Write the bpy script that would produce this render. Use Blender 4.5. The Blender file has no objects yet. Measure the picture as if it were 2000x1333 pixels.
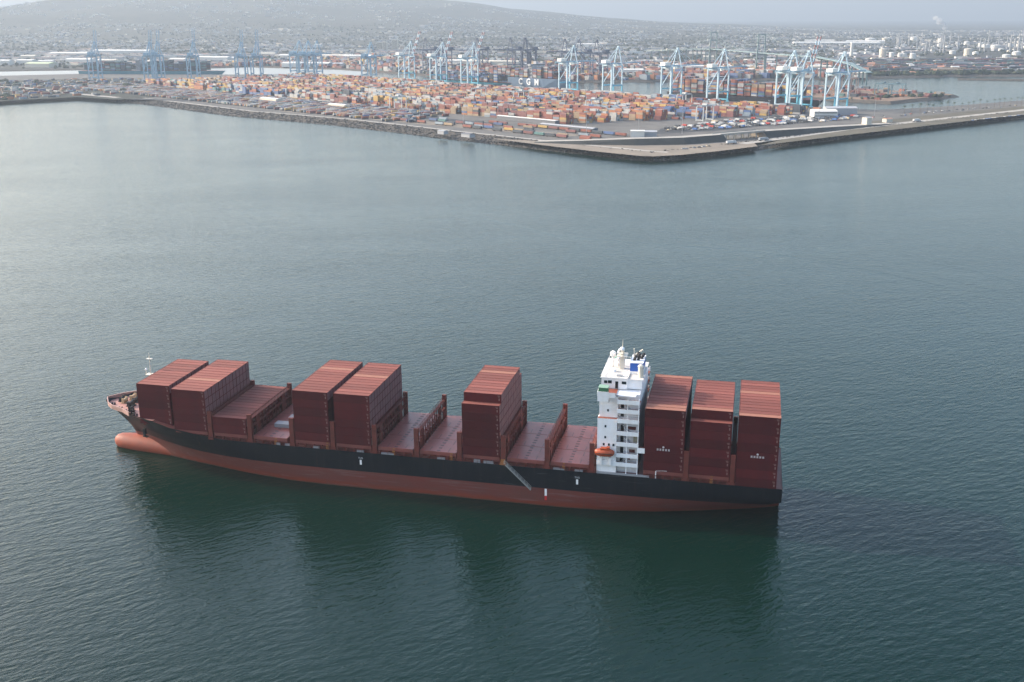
import bpy, bmesh, math, random
from mathutils import Vector, Matrix
random.seed(7)
R = random.random
U = random.uniform
S = bpy.context.scene
C = S.collection

# ---------------------------------------------------------------- camera, sky, sun, exposure
cam_d = bpy.data.cameras.new('camera')
cam = bpy.data.objects.new('camera', cam_d)
C.objects.link(cam)
S.camera = cam
cam_d.sensor_width = 36.0
cam_d.lens = 37.173
cam_d.clip_start = 1.0
cam_d.clip_end = 60000.0
CAM = Vector((83.01, -317.63, 148.82))
YAW, PITCH, ROLL = math.radians(-12.8226), math.radians(17.0552), math.radians(-0.2004)
fw = Vector((math.sin(YAW) * math.cos(PITCH), math.cos(YAW) * math.cos(PITCH), -math.sin(PITCH)))
rt = Vector((math.cos(YAW), -math.sin(YAW), 0))
up = rt.cross(fw)
rt2 = rt * math.cos(ROLL) + up * math.sin(ROLL)
up2 = up * math.cos(ROLL) - rt * math.sin(ROLL)
cam.matrix_world = Matrix(((rt2.x, up2.x, -fw.x, CAM.x), (rt2.y, up2.y, -fw.y, CAM.y), (rt2.z, up2.z, -fw.z, CAM.z), (0, 0, 0, 1)))

SUN_EL = math.radians(27)
SUN_B = math.radians(8)            # sun stands over the bow, a little beyond the ship's centre line
sdir = Vector((-math.cos(SUN_B) * math.cos(SUN_EL), math.sin(SUN_B) * math.cos(SUN_EL), math.sin(SUN_EL)))
W = bpy.data.worlds.new('World')
S.world = W
W.use_nodes = True
nt = W.node_tree
sky = nt.nodes.new('ShaderNodeTexSky')
sky.sky_type = 'NISHITA'
sky.sun_disc = False
sky.sun_elevation = SUN_EL
sky.sun_rotation = math.atan2(sdir.x, sdir.y)
sky.altitude = 0
sky.air_density = 1.2
sky.dust_density = 3.6
sky.ozone_density = 1.9
nt.links.new(sky.outputs[0], nt.nodes['Background'].inputs[0])
nt.nodes['Background'].inputs[1].default_value = 0.15
sl = bpy.data.lights.new('sun', 'SUN')
sl.energy = 2.0
sl.angle = math.radians(0.6)
sl.color = (1.0, 0.93, 0.82)
so = bpy.data.objects.new('sun', sl)
C.objects.link(so)
so.rotation_euler = sdir.to_track_quat('Z', 'Y').to_euler()
so.location = (0, 0, 300)
S.view_settings.view_transform = 'Standard'
S.view_settings.look = 'None'
S.view_settings.exposure = 1.62
S.view_settings.gamma = 1.0
S.cycles.max_bounces = 6
S.cycles.volume_bounces = 0
S.cycles.use_denoising = True

# ---------------------------------------------------------------- helpers
class MB:
    """collects vertices and faces, then links them as one mesh object"""
    def __init__(s):
        s.v, s.f, s.m = [], [], []

    def quad(s, a, b, c, d, m=0):
        i = len(s.v)
        s.v += [tuple(a), tuple(b), tuple(c), tuple(d)]
        s.f.append((i, i + 1, i + 2, i + 3)); s.m.append(m)

    def box(s, x0, x1, y0, y1, z0, z1, m=0, bottom=True, mt=None):
        i = len(s.v)
        s.v += [(x0, y0, z0), (x1, y0, z0), (x1, y1, z0), (x0, y1, z0), (x0, y0, z1), (x1, y0, z1), (x1, y1, z1), (x0, y1, z1)]
        f = [(0, 1, 5, 4), (1, 2, 6, 5), (2, 3, 7, 6), (3, 0, 4, 7), (4, 5, 6, 7)]
        if bottom: f.append((3, 2, 1, 0))
        for k, q in enumerate(f):
            s.f.append(tuple(i + j for j in q)); s.m.append(mt if (mt is not None and k == 4) else m)

    def obox(s, c, ax, ay, hx, hy, z0, z1, m=0, mt=None, bottom=False):
        """box turned in plan: centre c, unit axes ax, ay and half sizes"""
        i = len(s.v)
        P = [(-1, -1), (1, -1), (1, 1), (-1, 1)]
        for z in (z0, z1):
            for a, b in P:
                s.v.append((c[0] + ax[0] * a * hx + ay[0] * b * hy, c[1] + ax[1] * a * hx + ay[1] * b * hy, z))
        f = [(0, 1, 5, 4), (1, 2, 6, 5), (2, 3, 7, 6), (3, 0, 4, 7), (4, 5, 6, 7)]
        if bottom: f.append((3, 2, 1, 0))
        if ax[0] * ay[1] - ax[1] * ay[0] < 0: f = [q[::-1] for q in f]
        for k, q in enumerate(f):
            s.f.append(tuple(i + j for j in q)); s.m.append(mt if (mt is not None and k == 4) else m)

    def bar(s, p, q, w, h=None, m=0):
        """square bar from p to q"""
        p, q = Vector(p), Vector(q)
        d = (q - p)
        if d.length < 1e-6: return
        d.normalize()
        a = d.cross(Vector((0, 0, 1)))
        if a.length < 1e-3: a = Vector((1, 0, 0))
        a.normalize()
        b = a.cross(d).normalized()
        h = h or w
        a, b = a * (w / 2), b * (h / 2)
        i = len(s.v)
        for e in (p, q):
            s.v += [tuple(e - a - b), tuple(e + a - b), tuple(e + a + b), tuple(e - a + b)]
        for f in ((0, 1, 5, 4), (1, 2, 6, 5), (2, 3, 7, 6), (3, 0, 4, 7), (3, 2, 1, 0), (4, 5, 6, 7)):
            s.f.append(tuple(i + j for j in f)); s.m.append(m)

    def tube(s, p, q, r0, r1=None, n=8, m=0):
        p, q = Vector(p), Vector(q)
        d = (q - p).normalized()
        a = d.cross(Vector((0, 0, 1)))
        if a.length < 1e-3: a = Vector((1, 0, 0))
        a.normalize(); b = a.cross(d)
        r1 = r0 if r1 is None else r1
        i = len(s.v)
        for e, r in ((p, r0), (q, r1)):
            for k in range(n):
                t = 2 * math.pi * k / n
                s.v.append(tuple(e + a * (r * math.cos(t)) + b * (r * math.sin(t))))
        for k in range(n):
            s.f.append((i + k, i + n + k, i + n + (k + 1) % n, i + (k + 1) % n)); s.m.append(m)
        s.f.append(tuple(i + k for k in range(n))); s.m.append(m)
        s.f.append(tuple(i + n + k for k in range(n))[::-1]); s.m.append(m)

    def ball(s, c, rx, ry, rz, nu=10, nv=6, m=0, lump=0.0):
        i = len(s.v)
        for b in range(nv + 1):
            ph = math.pi * b / nv - math.pi / 2
            for a in range(nu):
                th = 2 * math.pi * a / nu
                k = 1 + (U(-lump, lump) if lump else 0)
                s.v.append((c[0] + rx * k * math.cos(ph) * math.cos(th), c[1] + ry * k * math.cos(ph) * math.sin(th), c[2] + rz * k * math.sin(ph)))
        for b in range(nv):
            for a in range(nu):
                s.f.append((i + b * nu + a, i + b * nu + (a + 1) % nu, i + (b + 1) * nu + (a + 1) % nu, i + (b + 1) * nu + a)); s.m.append(m)

    def mesh(s, name, mats):
        me = bpy.data.meshes.new(name)
        me.from_pydata(s.v, [], s.f)
        for x in (mats if isinstance(mats, (list, tuple)) else [mats]): me.materials.append(x)
        if any(s.m): me.polygons.foreach_set('material_index', s.m)
        me.update()
        return me

    def build(s, name, mats, parent=None, smooth=False):
        return link(name, s.mesh(name, mats), parent, smooth=smooth)


def link(name, me, parent=None, loc=None, rotz=0.0, smooth=False):
    o = bpy.data.objects.new(name, me)
    C.objects.link(o)
    if parent is not None: o.parent = parent
    if loc is not None: o.location = loc
    if rotz: o.rotation_euler = (0, 0, rotz)
    if smooth: me.polygons.foreach_set('use_smooth', [True] * len(me.polygons))
    return o


def tag(o, label=None, cat=None, group=None, kind=None):
    if label: o['label'] = label
    if cat: o['category'] = cat
    if group: o['group'] = group
    if kind: o['kind'] = kind
    return o


def empty(name, loc=(0, 0, 0), rotz=0.0):
    o = bpy.data.objects.new(name, None)
    C.objects.link(o)
    o.location = loc
    o.rotation_euler = (0, 0, rotz)
    o.empty_display_size = 1
    return o


def copy_tree(o, parent=None):
    c = o.copy(); C.objects.link(c)
    if parent is not None: c.parent = parent
    for ch in KIDS.get(o.name, ()): copy_tree(ch, c)
    return c


KIDS = {}
def index_kids(root):
    KIDS[root.name] = [ch for ch in C.objects if ch.parent == root]
    for ch in KIDS[root.name]: index_kids(ch)


def mat(name, col, rough=0.6, var=0.0, scale=1.0, col2=None, metal=0.0, bump=0.0, bscale=None, orand=0.0, stretch=(1, 1, 1), spec=0.5):
    """principled paint with noise wear between col and col2 and a per-object shade"""
    m = bpy.data.materials.new(name)
    m.use_nodes = True
    n, l = m.node_tree.nodes, m.node_tree.links
    b = n['Principled BSDF']
    b.inputs['Roughness'].default_value = rough
    b.inputs['Metallic'].default_value = metal
    b.inputs['Specular IOR Level'].default_value = spec
    b.inputs['Base Color'].default_value = (*col, 1)
    out = None
    if var or col2 or bump:
        tc = n.new('ShaderNodeTexCoord')
        mp = n.new('ShaderNodeMapping'); mp.inputs['Scale'].default_value = stretch
        l.new(tc.outputs['Object'], mp.inputs[0])
    if var or col2:
        nz = n.new('ShaderNodeTexNoise'); nz.inputs['Scale'].default_value = scale; nz.inputs['Detail'].default_value = 5; nz.inputs['Roughness'].default_value = 0.65
        l.new(mp.outputs[0], nz.inputs['Vector'])
        rp = n.new('ShaderNodeMapRange'); rp.inputs['From Min'].default_value = 0.35; rp.inputs['From Max'].default_value = 0.68
        l.new(nz.outputs['Fac'], rp.inputs['Value'])
        mx = n.new('ShaderNodeMix'); mx.data_type = 'RGBA'
        c2 = col2 or tuple(c * (1 - var) for c in col)
        mx.inputs['A'].default_value = (*col, 1); mx.inputs['B'].default_value = (*c2, 1)
        l.new(rp.outputs[0], mx.inputs['Factor'])
        out = mx.outputs['Result']
    if orand:
        oi = n.new('ShaderNodeObjectInfo')
        rr = n.new('ShaderNodeMapRange'); rr.inputs['To Min'].default_value = 1 - orand; rr.inputs['To Max'].default_value = 1 + orand
        l.new(oi.outputs['Random'], rr.inputs['Value'])
        hs = n.new('ShaderNodeHueSaturation')
        l.new(rr.outputs[0], hs.inputs['Value'])
        if out is not None: l.new(out, hs.inputs['Color'])
        else: hs.inputs['Color'].default_value = (*col, 1)
        out = hs.outputs[0]
    if out is not None: l.new(out, b.inputs['Base Color'])
    if bump:
        n2 = n.new('ShaderNodeTexNoise'); n2.inputs['Scale'].default_value = bscale or scale * 4; n2.inputs['Detail'].default_value = 4
        l.new(mp.outputs[0], n2.inputs['Vector'])
        bp = n.new('ShaderNodeBump'); bp.inputs['Distance'].default_value = bump
        l.new(n2.outputs['Fac'], bp.inputs['Height'])
        l.new(bp.outputs[0], b.inputs['Normal'])
    return m

ORD = ['zeroth', 'first', 'second', 'third', 'fourth', 'fifth', 'sixth', 'seventh', 'eighth', 'ninth', 'tenth', 'eleventh', 'twelfth', 'thirteenth',
       'fourteenth', 'fifteenth', 'sixteenth', 'seventeenth', 'eighteenth', 'nineteenth']
TENS = {2: ('twentieth', 'twenty'), 3: ('thirtieth', 'thirty'), 4: ('fortieth', 'forty'), 5: ('fiftieth', 'fifty'), 6: ('sixtieth', 'sixty'), 7: ('seventieth', 'seventy'), 8: ('eightieth', 'eighty'), 9: ('ninetieth', 'ninety')}
def nth(k):
    if k < 20: return ORD[k]
    return TENS[k // 10][0] if k % 10 == 0 else TENS[k // 10][1] + ' ' + ORD[k % 10]

# ---------------------------------------------------------------- water
def water_material(rough=0.11, name='sea_water'):
    m = bpy.data.materials.new(name); m.use_nodes = True
    n, l = m.node_tree.nodes, m.node_tree.links
    b = n['Principled BSDF']
    b.inputs['Base Color'].default_value = (0.010, 0.040, 0.036, 1)
    b.inputs['Roughness'].default_value = rough
    b.inputs['IOR'].default_value = 1.28
    tc = n.new('ShaderNodeTexCoord')
    def layer(rot, sc, scale, detail, rough=0.55, dist=0.0):
        mp = n.new('ShaderNodeMapping'); mp.vector_type = 'TEXTURE'
        mp.inputs['Rotation'].default_value = (0, 0, math.radians(rot)); mp.inputs['Scale'].default_value = sc
        l.new(tc.outputs['Object'], mp.inputs[0])
        z = n.new('ShaderNodeTexNoise'); z.inputs['Scale'].default_value = scale; z.inputs['Detail'].default_value = detail; z.inputs['Roughness'].default_value = rough
        z.inputs['Distortion'].default_value = dist
        l.new(mp.outputs[0], z.inputs['Vector'])
        return z.outputs['Fac']
    def mul(a, k):
        x = n.new('ShaderNodeMath'); x.operation = 'MULTIPLY'; l.new(a, x.inputs[0])
        if isinstance(k, float): x.inputs[1].default_value = k
        else: l.new(k, x.inputs[1])
        return x.outputs[0]
    def add(a, c):
        x = n.new('ShaderNodeMath'); x.operation = 'ADD'; l.new(a, x.inputs[0]); l.new(c, x.inputs[1]); return x.outputs[0]
    chop = layer(36, (7.0, 2.6, 1), 1.0, 3, 0.5, 0.3)      # crests about 3 m apart, long across the wind
    chop2 = layer(52, (3.6, 1.5, 1), 1.0, 3, 0.5, 0.3)
    rip = layer(15, (1.3, 0.8, 1), 1.0, 2)
    swell = layer(28, (38, 15, 1), 1.0, 2)
    patch = layer(20, (260, 90, 1), 1.0, 3, 0.6)
    pr = n.new('ShaderNodeMapRange'); pr.inputs['From Min'].default_value = 0.35; pr.inputs['From Max'].default_value = 0.65
    pr.inputs['To Min'].default_value = 0.78; pr.inputs['To Max'].default_value = 1.06
    l.new(patch, pr.inputs['Value'])
    h = add(add(mul(chop, 0.55), mul(chop2, 0.42)), add(mul(rip, 0.17), mul(swell, 0.45)))
    h = mul(h, pr.outputs[0])
    bp = n.new('ShaderNodeBump'); bp.inputs['Distance'].default_value = WAVE; bp.inputs['Strength'].default_value = 1.0
    l.new(h, bp.inputs['Height']); l.new(bp.outputs[0], b.inputs['Normal'])
    # murk drifts a little between green and blue over hundreds of metres
    drift = layer(10, (700, 300, 1), 1.0, 2)
    mx = n.new('ShaderNodeMix'); mx.data_type = 'RGBA'
    mx.inputs['A'].default_value = (*SEA_A, 1); mx.inputs['B'].default_value = (*SEA_B, 1)
    l.new(drift, mx.inputs['Factor']); l.new(mx.outputs['Result'], b.inputs['Base Color'])
    return m

WAVE = 0.6
SEA_A, SEA_B = (0.0005, 0.014, 0.007), (0.0005, 0.011, 0.008)
wm = MB()
WATER = water_material()
wm.quad((-32000, -1000, 0), (32000, -1000, 0), (32000, 34000, 0), (-32000, 34000, 0))
tag(wm.build('sea_water', WATER), 'calm green grey harbour water with small wind ripples', kind='structure')

# old boat wakes: a few low ridges on the water
def wake(pts, prof, label):
    b = MB(); w = len(prof); n0 = len(pts)
    for i, p in enumerate(pts):
        a, c = pts[max(i - 1, 0)], pts[min(i + 1, n0 - 1)]
        d = Vector((c[0] - a[0], c[1] - a[1])).normalized(); nn = Vector((-d.y, d.x))
        k = min(1.0, i / 2.5, (n0 - 1 - i) / 2.5)
        for x, h in prof: b.v.append((p[0] + nn.x * x, p[1] + nn.y * x, 0.006 + h * k))
    for i in range(n0 - 1):
        for j in range(w - 1): b.f.append((i * w + j, (i + 1) * w + j, (i + 1) * w + j + 1, i * w + j + 1)); b.m.append(0)
    return tag(b.build('water_wake', WATER, smooth=True), label, kind='structure')
def dense(pts, n=6):
    out = []
    for i in range(len(pts) - 1):
        p0, p1, p2, p3 = [Vector(pts[min(max(i + k, 0), len(pts) - 1)]) for k in (-1, 0, 1, 2)]
        for k in range(n):
            t = k / n
            out.append(tuple(0.5 * ((2 * p1) + (p2 - p0) * t + (2 * p0 - 5 * p1 + 4 * p2 - p3) * t * t + (3 * p1 - p0 - 3 * p2 + p3) * t ** 3)))
    return out + [tuple(pts[-1])]
RIDGE = [(-3.2, 0), (-2.2, .03), (-1.4, 0), (-0.6, .11), (0.4, 0), (1.4, .05), (2.4, 0)]
wake(dense([(-124.7, 470.7), (-86.2, 444.2), (-53.5, 415.3), (-15.2, 404.7), (28.0, 397.8), (69.4, 391.2), (109.0, 376.9), (142.6, 356.8), (173.2, 332.7), (203.2, 306.2)]), RIDGE, 'thin dark line of an old wake across the water')
for a in ([(183.8, 397.4), (209.3, 379.7), (229.6, 359.5), (249.6, 333.3)], [(188.1, 381.2), (212.6, 363.0), (231.7, 341.1), (248.3, 315.8)], [(158.4, 363.0), (186.0, 342.1), (211.0, 320.1), (236.8, 287.9)]):
    wake(dense(a), [(x, h * .7) for x, h in RIDGE], 'faint parallel wake ripples at the right edge')
# ---------------------------------------------------------------- the container ship (bow towards -X, waterline at z = 0)
def hull_material():
    m = bpy.data.materials.new('hull_paint'); m.use_nodes = True
    n, l = m.node_tree.nodes, m.node_tree.links
    b = n['Principled BSDF']; b.inputs['Roughness'].default_value = 0.5; b.inputs['Specular IOR Level'].default_value = 0.25
    tc = n.new('ShaderNodeTexCoord'); sp = n.new('ShaderNodeSeparateXYZ'); l.new(tc.outputs['Object'], sp.inputs[0])
    def noise(scale, st, detail=5):
        mp = n.new('ShaderNodeMapping'); mp.inputs['Scale'].default_value = st; l.new(tc.outputs['Object'], mp.inputs[0])
        z = n.new('ShaderNodeTexNoise'); z.inputs['Scale'].default_value = scale; z.inputs['Detail'].default_value = detail; z.inputs['Roughness'].default_value = 0.65
        l.new(mp.outputs[0], z.inputs['Vector']); return z.outputs['Fac']
    def ramp(v, lo, hi):
        r = n.new('ShaderNodeMapRange'); r.inputs['From Min'].default_value = lo; r.inputs['From Max'].default_value = hi; l.new(v, r.inputs['Value']); return r.outputs[0]
    def mix(f, a, c):
        x = n.new('ShaderNodeMix'); x.data_type = 'RGBA'; l.new(f, x.inputs['Factor'])
        for k, v in (('A', a), ('B', c)):
            if isinstance(v, tuple): x.inputs[k].default_value = (*v, 1)
            else: l.new(v, x.inputs[k])
        return x.outputs['Result']
    streak = ramp(noise(1.0, (0.5, 0.5, 0.06)), 0.45, 0.75)
    black = mix(streak, (0.004, 0.006, 0.009), (0.010, 0.011, 0.014))
    blot = ramp(noise(0.35, (0.25, 1, 1)), 0.35, 0.7)
    red_hi = mix(blot, (0.150, 0.033, 0.024), (0.120, 0.043, 0.034))     # sun-bleached boot topping
    red_lo = mix(blot, (0.200, 0.034, 0.014), (0.15, 0.030, 0.016))     # fresher antifouling that was lately wet
    zw = n.new('ShaderNodeMath'); zw.operation = 'ADD'
    wob = n.new('ShaderNodeMath'); wob.operation = 'MULTIPLY'; wob.inputs[1].default_value = 1.2
    l.new(noise(0.12, (1, 1, 0.2)), wob.inputs[0]); l.new(sp.outputs['Z'], zw.inputs[0]); l.new(wob.outputs[0], zw.inputs[1])
    red = mix(ramp(zw.outputs[0], 1.6, 2.8), red_lo, red_hi)
    fac = ramp(sp.outputs['Z'], 6.02, 6.06)
    # rust runs down from the deck edge, pale tug scuffs on the black, grime along the waterline
    runs = n.new('ShaderNodeMath'); runs.operation = 'MULTIPLY'
    l.new(ramp(noise(1.0, (0.9, 0.9, 0.02), 3), 0.60, 0.78), runs.inputs[0]); l.new(ramp(noise(0.09, (1, 1, 1), 2), 0.48, 0.62), runs.inputs[1])
    black = mix(runs.outputs[0], black, (0.050, 0.024, 0.016))
    scf = n.new('ShaderNodeMath'); scf.operation = 'MULTIPLY'
    l.new(ramp(noise(0.8, (0.12, 1, 1.6), 6), 0.60, 0.70), scf.inputs[0]); l.new(ramp(noise(0.05, (1, 1, 1), 2), 0.5, 0.6), scf.inputs[1])
    black = mix(scf.outputs[0], black, (0.035, 0.037, 0.040))
    red = mix(ramp(noise(1.3, (0.06, 1, 1.2), 6), 0.56, 0.72), red, (0.17, 0.085, 0.075))
    red = mix(ramp(noise(1.0, (0.7, 0.7, 0.05), 4), 0.62, 0.80), red, (0.10, 0.045, 0.035))
    grime = ramp(zw.outputs[0], 1.15, 0.55)
    red = mix(grime, red, (0.055, 0.035, 0.022))
    l.new(mix(fac, red, black), b.inputs['Base Color'])
    return m

M = {}
M['hull'] = hull_material()
M['maroon'] = mat('maroon_deck_paint', (0.16, 0.034, 0.024), 0.65, 0.4, 0.5, col2=(0.10, 0.028, 0.020), spec=0.25)
M['hatch'] = mat('hatch_paint', (0.25, 0.075, 0.062), 0.28, 0.3, 0.25, col2=(0.18, 0.062, 0.050), spec=0.18)
M['hatch_dark'] = mat('socket_steel', (0.07, 0.03, 0.028), 0.5)
M['deck'] = mat('deck_paint', (0.20, 0.06, 0.045), 0.55, 0.3, 0.4)
M['fore'] = mat('forecastle_paint', (0.40, 0.20, 0.16), 0.6, 0.3, 0.6, col2=(0.32, 0.15, 0.12))
M['white'] = mat('ship_white', (0.88, 0.86, 0.86), 0.45, 0.0, 0.35, col2=(0.80, 0.75, 0.70), stretch=(1.2, 1.2, 0.25))
M['grey'] = mat('deck_grey', (0.27, 0.27, 0.28), 0.6)
M['glass'] = mat('dark_window', (0.012, 0.02, 0.022), 0.08)
M['orange'] = mat('lifeboat_orange', (0.36, 0.058, 0.012), 0.5)
M['orange_floor'] = mat('orange_deck', (0.27, 0.07, 0.035), 0.6, 0.2, 1.0)
M['yellow'] = mat('warning_ochre', (0.26, 0.095, 0.02), 0.6)
M['blue'] = mat('funnel_blue', (0.02, 0.10, 0.42), 0.45)
M['green'] = mat('wing_green', (0.04, 0.15, 0.07), 0.5)
M['soot'] = mat('soot_black', (0.02, 0.018, 0.018), 0.7)
M['cream'] = mat('mast_cream', (0.62, 0.55, 0.45), 0.5)
M['ladder'] = mat('ladder_aluminium', (0.32, 0.31, 0.28), 0.5)
M['tan'] = mat('winch_tan', (0.46, 0.32, 0.18), 0.6)

def interp(tab, x):
    if x <= tab[0][0]: return tab[0][1]
    for (a, p), (b, q) in zip(tab, tab[1:]):
        if x <= b:
            t = (x - a) / (b - a)
            return p + (q - p) * t
    return tab[-1][1]

HB = 16.7
LEV = [-1.2, 0.0, 2.0, 4.0, 6.0, 8.0, 10.0, 11.6]
# half breadths per level, by station
ST = [
    # X, deckZ, deck half, half breadths at LEV
    (-126.4, 17.9, 9.6, (0.3, 0.3, 0.4, 0.5, 0.8, 2.0, 3.6, 5.0)),
    (-122.0, 17.7, 12.6, (1.2, 1.5, 1.8, 2.2, 2.8, 4.4, 6.4, 8.0)),
    (-116.0, 17.4, 14.8, (3.6, 4.2, 4.6, 5.0, 5.6, 7.2, 9.4, 11.0)),
    (-112.0, 16.9, 15.6, (5.2, 5.8, 6.2, 6.6, 7.3, 9.0, 11.0, 12.5)),
    (-105.0, 15.3, 16.3, (7.0, 7.6, 8.1, 8.8, 9.8, 11.6, 13.3, 14.5)),
    (-97.0, 14.2, 16.6, (9.0, 9.5, 10.2, 11.2, 12.4, 13.8, 15.0, 15.7)),
    (-86.0, 13.0, HB, (11.4, 11.9, 12.7, 13.6, 14.6, 15.5, 16.1, 16.4)),
    (-75.0, 12.8, HB, (13.7, 14.1, 14.8, 15.4, 15.9, 16.3, 16.6, 16.65)),
    (-62.0, 12.8, HB, (15.6, 15.9, 16.2, 16.4, 16.6, 16.7, 16.7, 16.7)),
    (-48.0, 12.8, HB, (16.5, 16.6, 16.7, 16.7, 16.7, 16.7, 16.7, 16.7)),
    (0.0, 12.8, HB, (16.7,) * 8),
    (30.0, 12.8, HB, (16.7,) * 8),
    (45.0, 12.8, HB, (15.3, 15.8, 16.4, 16.6, 16.7, 16.7, 16.7, 16.7)),
    (60.0, 12.8, HB, (12.4, 13.4, 14.8, 15.8, 16.4, 16.6, 16.7, 16.7)),
    (74.0, 12.8, HB, (8.0, 9.4, 11.8, 14.0, 15.6, 16.4, 16.6, 16.7)),
    (86.0, 12.8, HB, (4.2, 5.6, 8.2, 11.4, 14.6, 16.1, 16.5, 16.6)),
    (94.0, 12.8, HB, (1.6, 2.6, 5.2, 8.8, 13.4, 15.8, 16.4, 16.5)),
    (97.6, 12.8, 16.5, (0.3, 0.8, 2.6, 6.0, 11.5, 15.4, 16.2, 16.4)),
]
# raked stem: forward of the first station every level has its own end point
STEM = [(-127.2, -1.2), (-127.2, 0), (-127.4, 2.0), (-128.4, 4.0), (-129.3, 6.0), (-130.4, 8.0), (-131.6, 10.0), (-132.9, 11.6), (-139.0, 18.0)]
ship = tag(empty('container_ship'), 'long black hulled container ship with red boot topping and maroon cargo, anchored broadside', 'container ship')

hm = MB()
cols = []
for sgn in (-1, 1):
    rows = []
    stem = [(x, 0.0, z) for x, z in STEM]
    rows.append(stem)
    # extra ring between the stem and the first station for a rounded flare
    X, zd, bd, hb = ST[0]
    for t, k in ((0.12, 0.36), (0.35, 0.62), (0.68, 0.85)):
        r = []
        for (sx, sz), y, z in zip(STEM, hb + (bd,), LEV + [zd]):
            r.append((sx + (X - sx) * t, sgn * y * k, sz + (z - sz) * t))
        rows.append(r)
    for X, zd, bd, hb in ST:
        rows.append([(X, sgn * y, z) for y, z in zip(hb, LEV)] + [(X, sgn * bd, zd)])
    base = len(hm.v)
    n = len(LEV) + 1
    for r in rows: hm.v += r
    for i in range(len(rows) - 1):
        for j in range(n - 1):
            a, b, c, d = base + i * n + j, base + (i + 1) * n + j, base + (i + 1) * n + j + 1, base + i * n + j + 1
            hm.f.append((a, b, c, d) if sgn < 0 else (d, c, b, a)); hm.m.append(0)
    cols.append((base, len(rows), n))
# transom
(b0, nr, n), (b1, _, _) = cols
for j in range(n - 1):
    a, b = b0 + (nr - 1) * n + j, b1 + (nr - 1) * n + j
    hm.f.append((a, b, b + 1, a + 1)); hm.m.append(0)
hull = hm.build('hull', M['hull'], ship)
bm = bmesh.new(); bm.from_mesh(hull.data)
bmesh.ops.remove_doubles(bm, verts=bm.verts, dist=0.02)
bmesh.ops.recalc_face_normals(bm, faces=bm.faces)
bm.to_mesh(hull.data); bm.free()
hull.data.polygons.foreach_set('use_smooth', [True] * len(hull.data.polygons))
md = hull.modifiers.new('edge', 'EDGE_SPLIT'); md.split_angle = math.radians(38)

# bulbous bow
bb = MB()
prof = [(-137.7, 0.3, 0.3, 1.9), (-137.4, 1.2, 1.2, 1.85), (-136.6, 2.1, 2.1, 1.75), (-135.2, 2.9, 2.8, 1.6), (-132.5, 3.6, 3.1, 1.5), (-129, 4.2, 3.3, 1.4), (-124, 4.7, 3.6, 1.3), (-118, 5.2, 3.8, 1.2), (-112, 5.9, 3.8, 1.0), (-106, 6.6, 3.3, 0.6), (-99, 7.4, 2.4, 0.0)]
N = 20
for X, ry, rz, zc in prof:
    for k in range(N):
        t = 2 * math.pi * k / N
        bb.v.append((X, ry * math.cos(t), zc + rz * math.sin(t)))
for i in range(len(prof) - 1):
    for k in range(N):
        bb.f.append((i * N + k, i * N + (k + 1) % N, (i + 1) * N + (k + 1) % N, (i + 1) * N + k)); bb.m.append(0)
bb.f.append(tuple(range(N))); bb.m.append(0)
bulb = bb.build('bulbous_bow', mat('bulb_paint', (0.27, 0.052, 0.022), 0.6, 0.2, 0.3, col2=(0.20, 0.050, 0.030), spec=0.3), ship, smooth=True)
bulb['label'] = 'rounded orange red bulb rising out of the water'

# decks
dk = MB()
pts = [(X, bd - 0.25, zd) for X, zd, bd, hb in ST if X >= -112]
for (xa, ya, za), (xb, yb, zb) in zip(pts, pts[1:]):
    dk.quad((xa, -ya, za - 0.25), (xb, -yb, zb - 0.25), (xb, yb, zb - 0.25), (xa, ya, za - 0.25))
dk.build('main_deck', M['deck'], ship)
fd = MB()
fp = [(-137.6, 1.0), (-135, 4.6), (-132, 7.0), (-126.4, 9.3), (-122.0, 12.3), (-117.6, 14.0), (-112, 15.2)]
for (xa, ya), (xb, yb) in zip(fp, fp[1:]):
    fd.quad((xa, -ya, 16.9), (xb, -yb, 16.9), (xb, yb, 16.9), (xa, ya, 16.9))
fd.build('forecastle_deck', M['fore'], ship)
# winches, bollards and the anchor windlass on the forecastle
def winch(x, y, s=1.0):
    w = MB()
    w.box(x - 1.3 * s, x + 1.3 * s, y - 1.0 * s, y + 1.0 * s, 16.9, 17.2)
    w.tube((x, y - 1.2 * s, 17.9), (x, y + 1.2 * s, 17.9), 0.7 * s, n=10)
    w.box(x - 0.5 * s, x + 0.5 * s, y - 1.5 * s, y - 1.2 * s, 17.0, 18.8)
    w.box(x - 0.5 * s, x + 0.5 * s, y + 1.2 * s, y + 1.5 * s, 17.0, 18.8)
    return w
for x, y, s, mm in ((-130.5, 2.8, 1.0, 'tan'), (-131.5, -1.0, 0.9, 'tan'), (-127.5, -3.5, 1.1, 'soot'), (-126.8, 4.2, 1.1, 'tan'), (-124.5, -8.2, 0.8, 'soot'), (-122.6, -10.4, 0.6, 'soot'), (-128.0, 0.6, 1.0, 'soot'), (-123.5, 0.4, 1.2, 'tan'), (-121.0, -3.8, 1.3, 'soot'), (-133.5, 0.2, 0.8, 'soot')):
    winch(x, y, s).build('winch', M[mm], ship)
bo = MB()
for x, y in ((-134.4, -3.6), (-129.4, -7.0), (-125.4, -9.0), (-120.6, -11.8), (-134.4, 3.6), (-129.4, 7.0), (-125.4, 9.0)):
    for d in (-0.5, 0.5): bo.tube((x + d, y, 16.9), (x + d, y, 17.7), 0.28, n=8)
tag(bo.build('bollard', M['soot'], ship), kind='stuff')
bw = MB()
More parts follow.
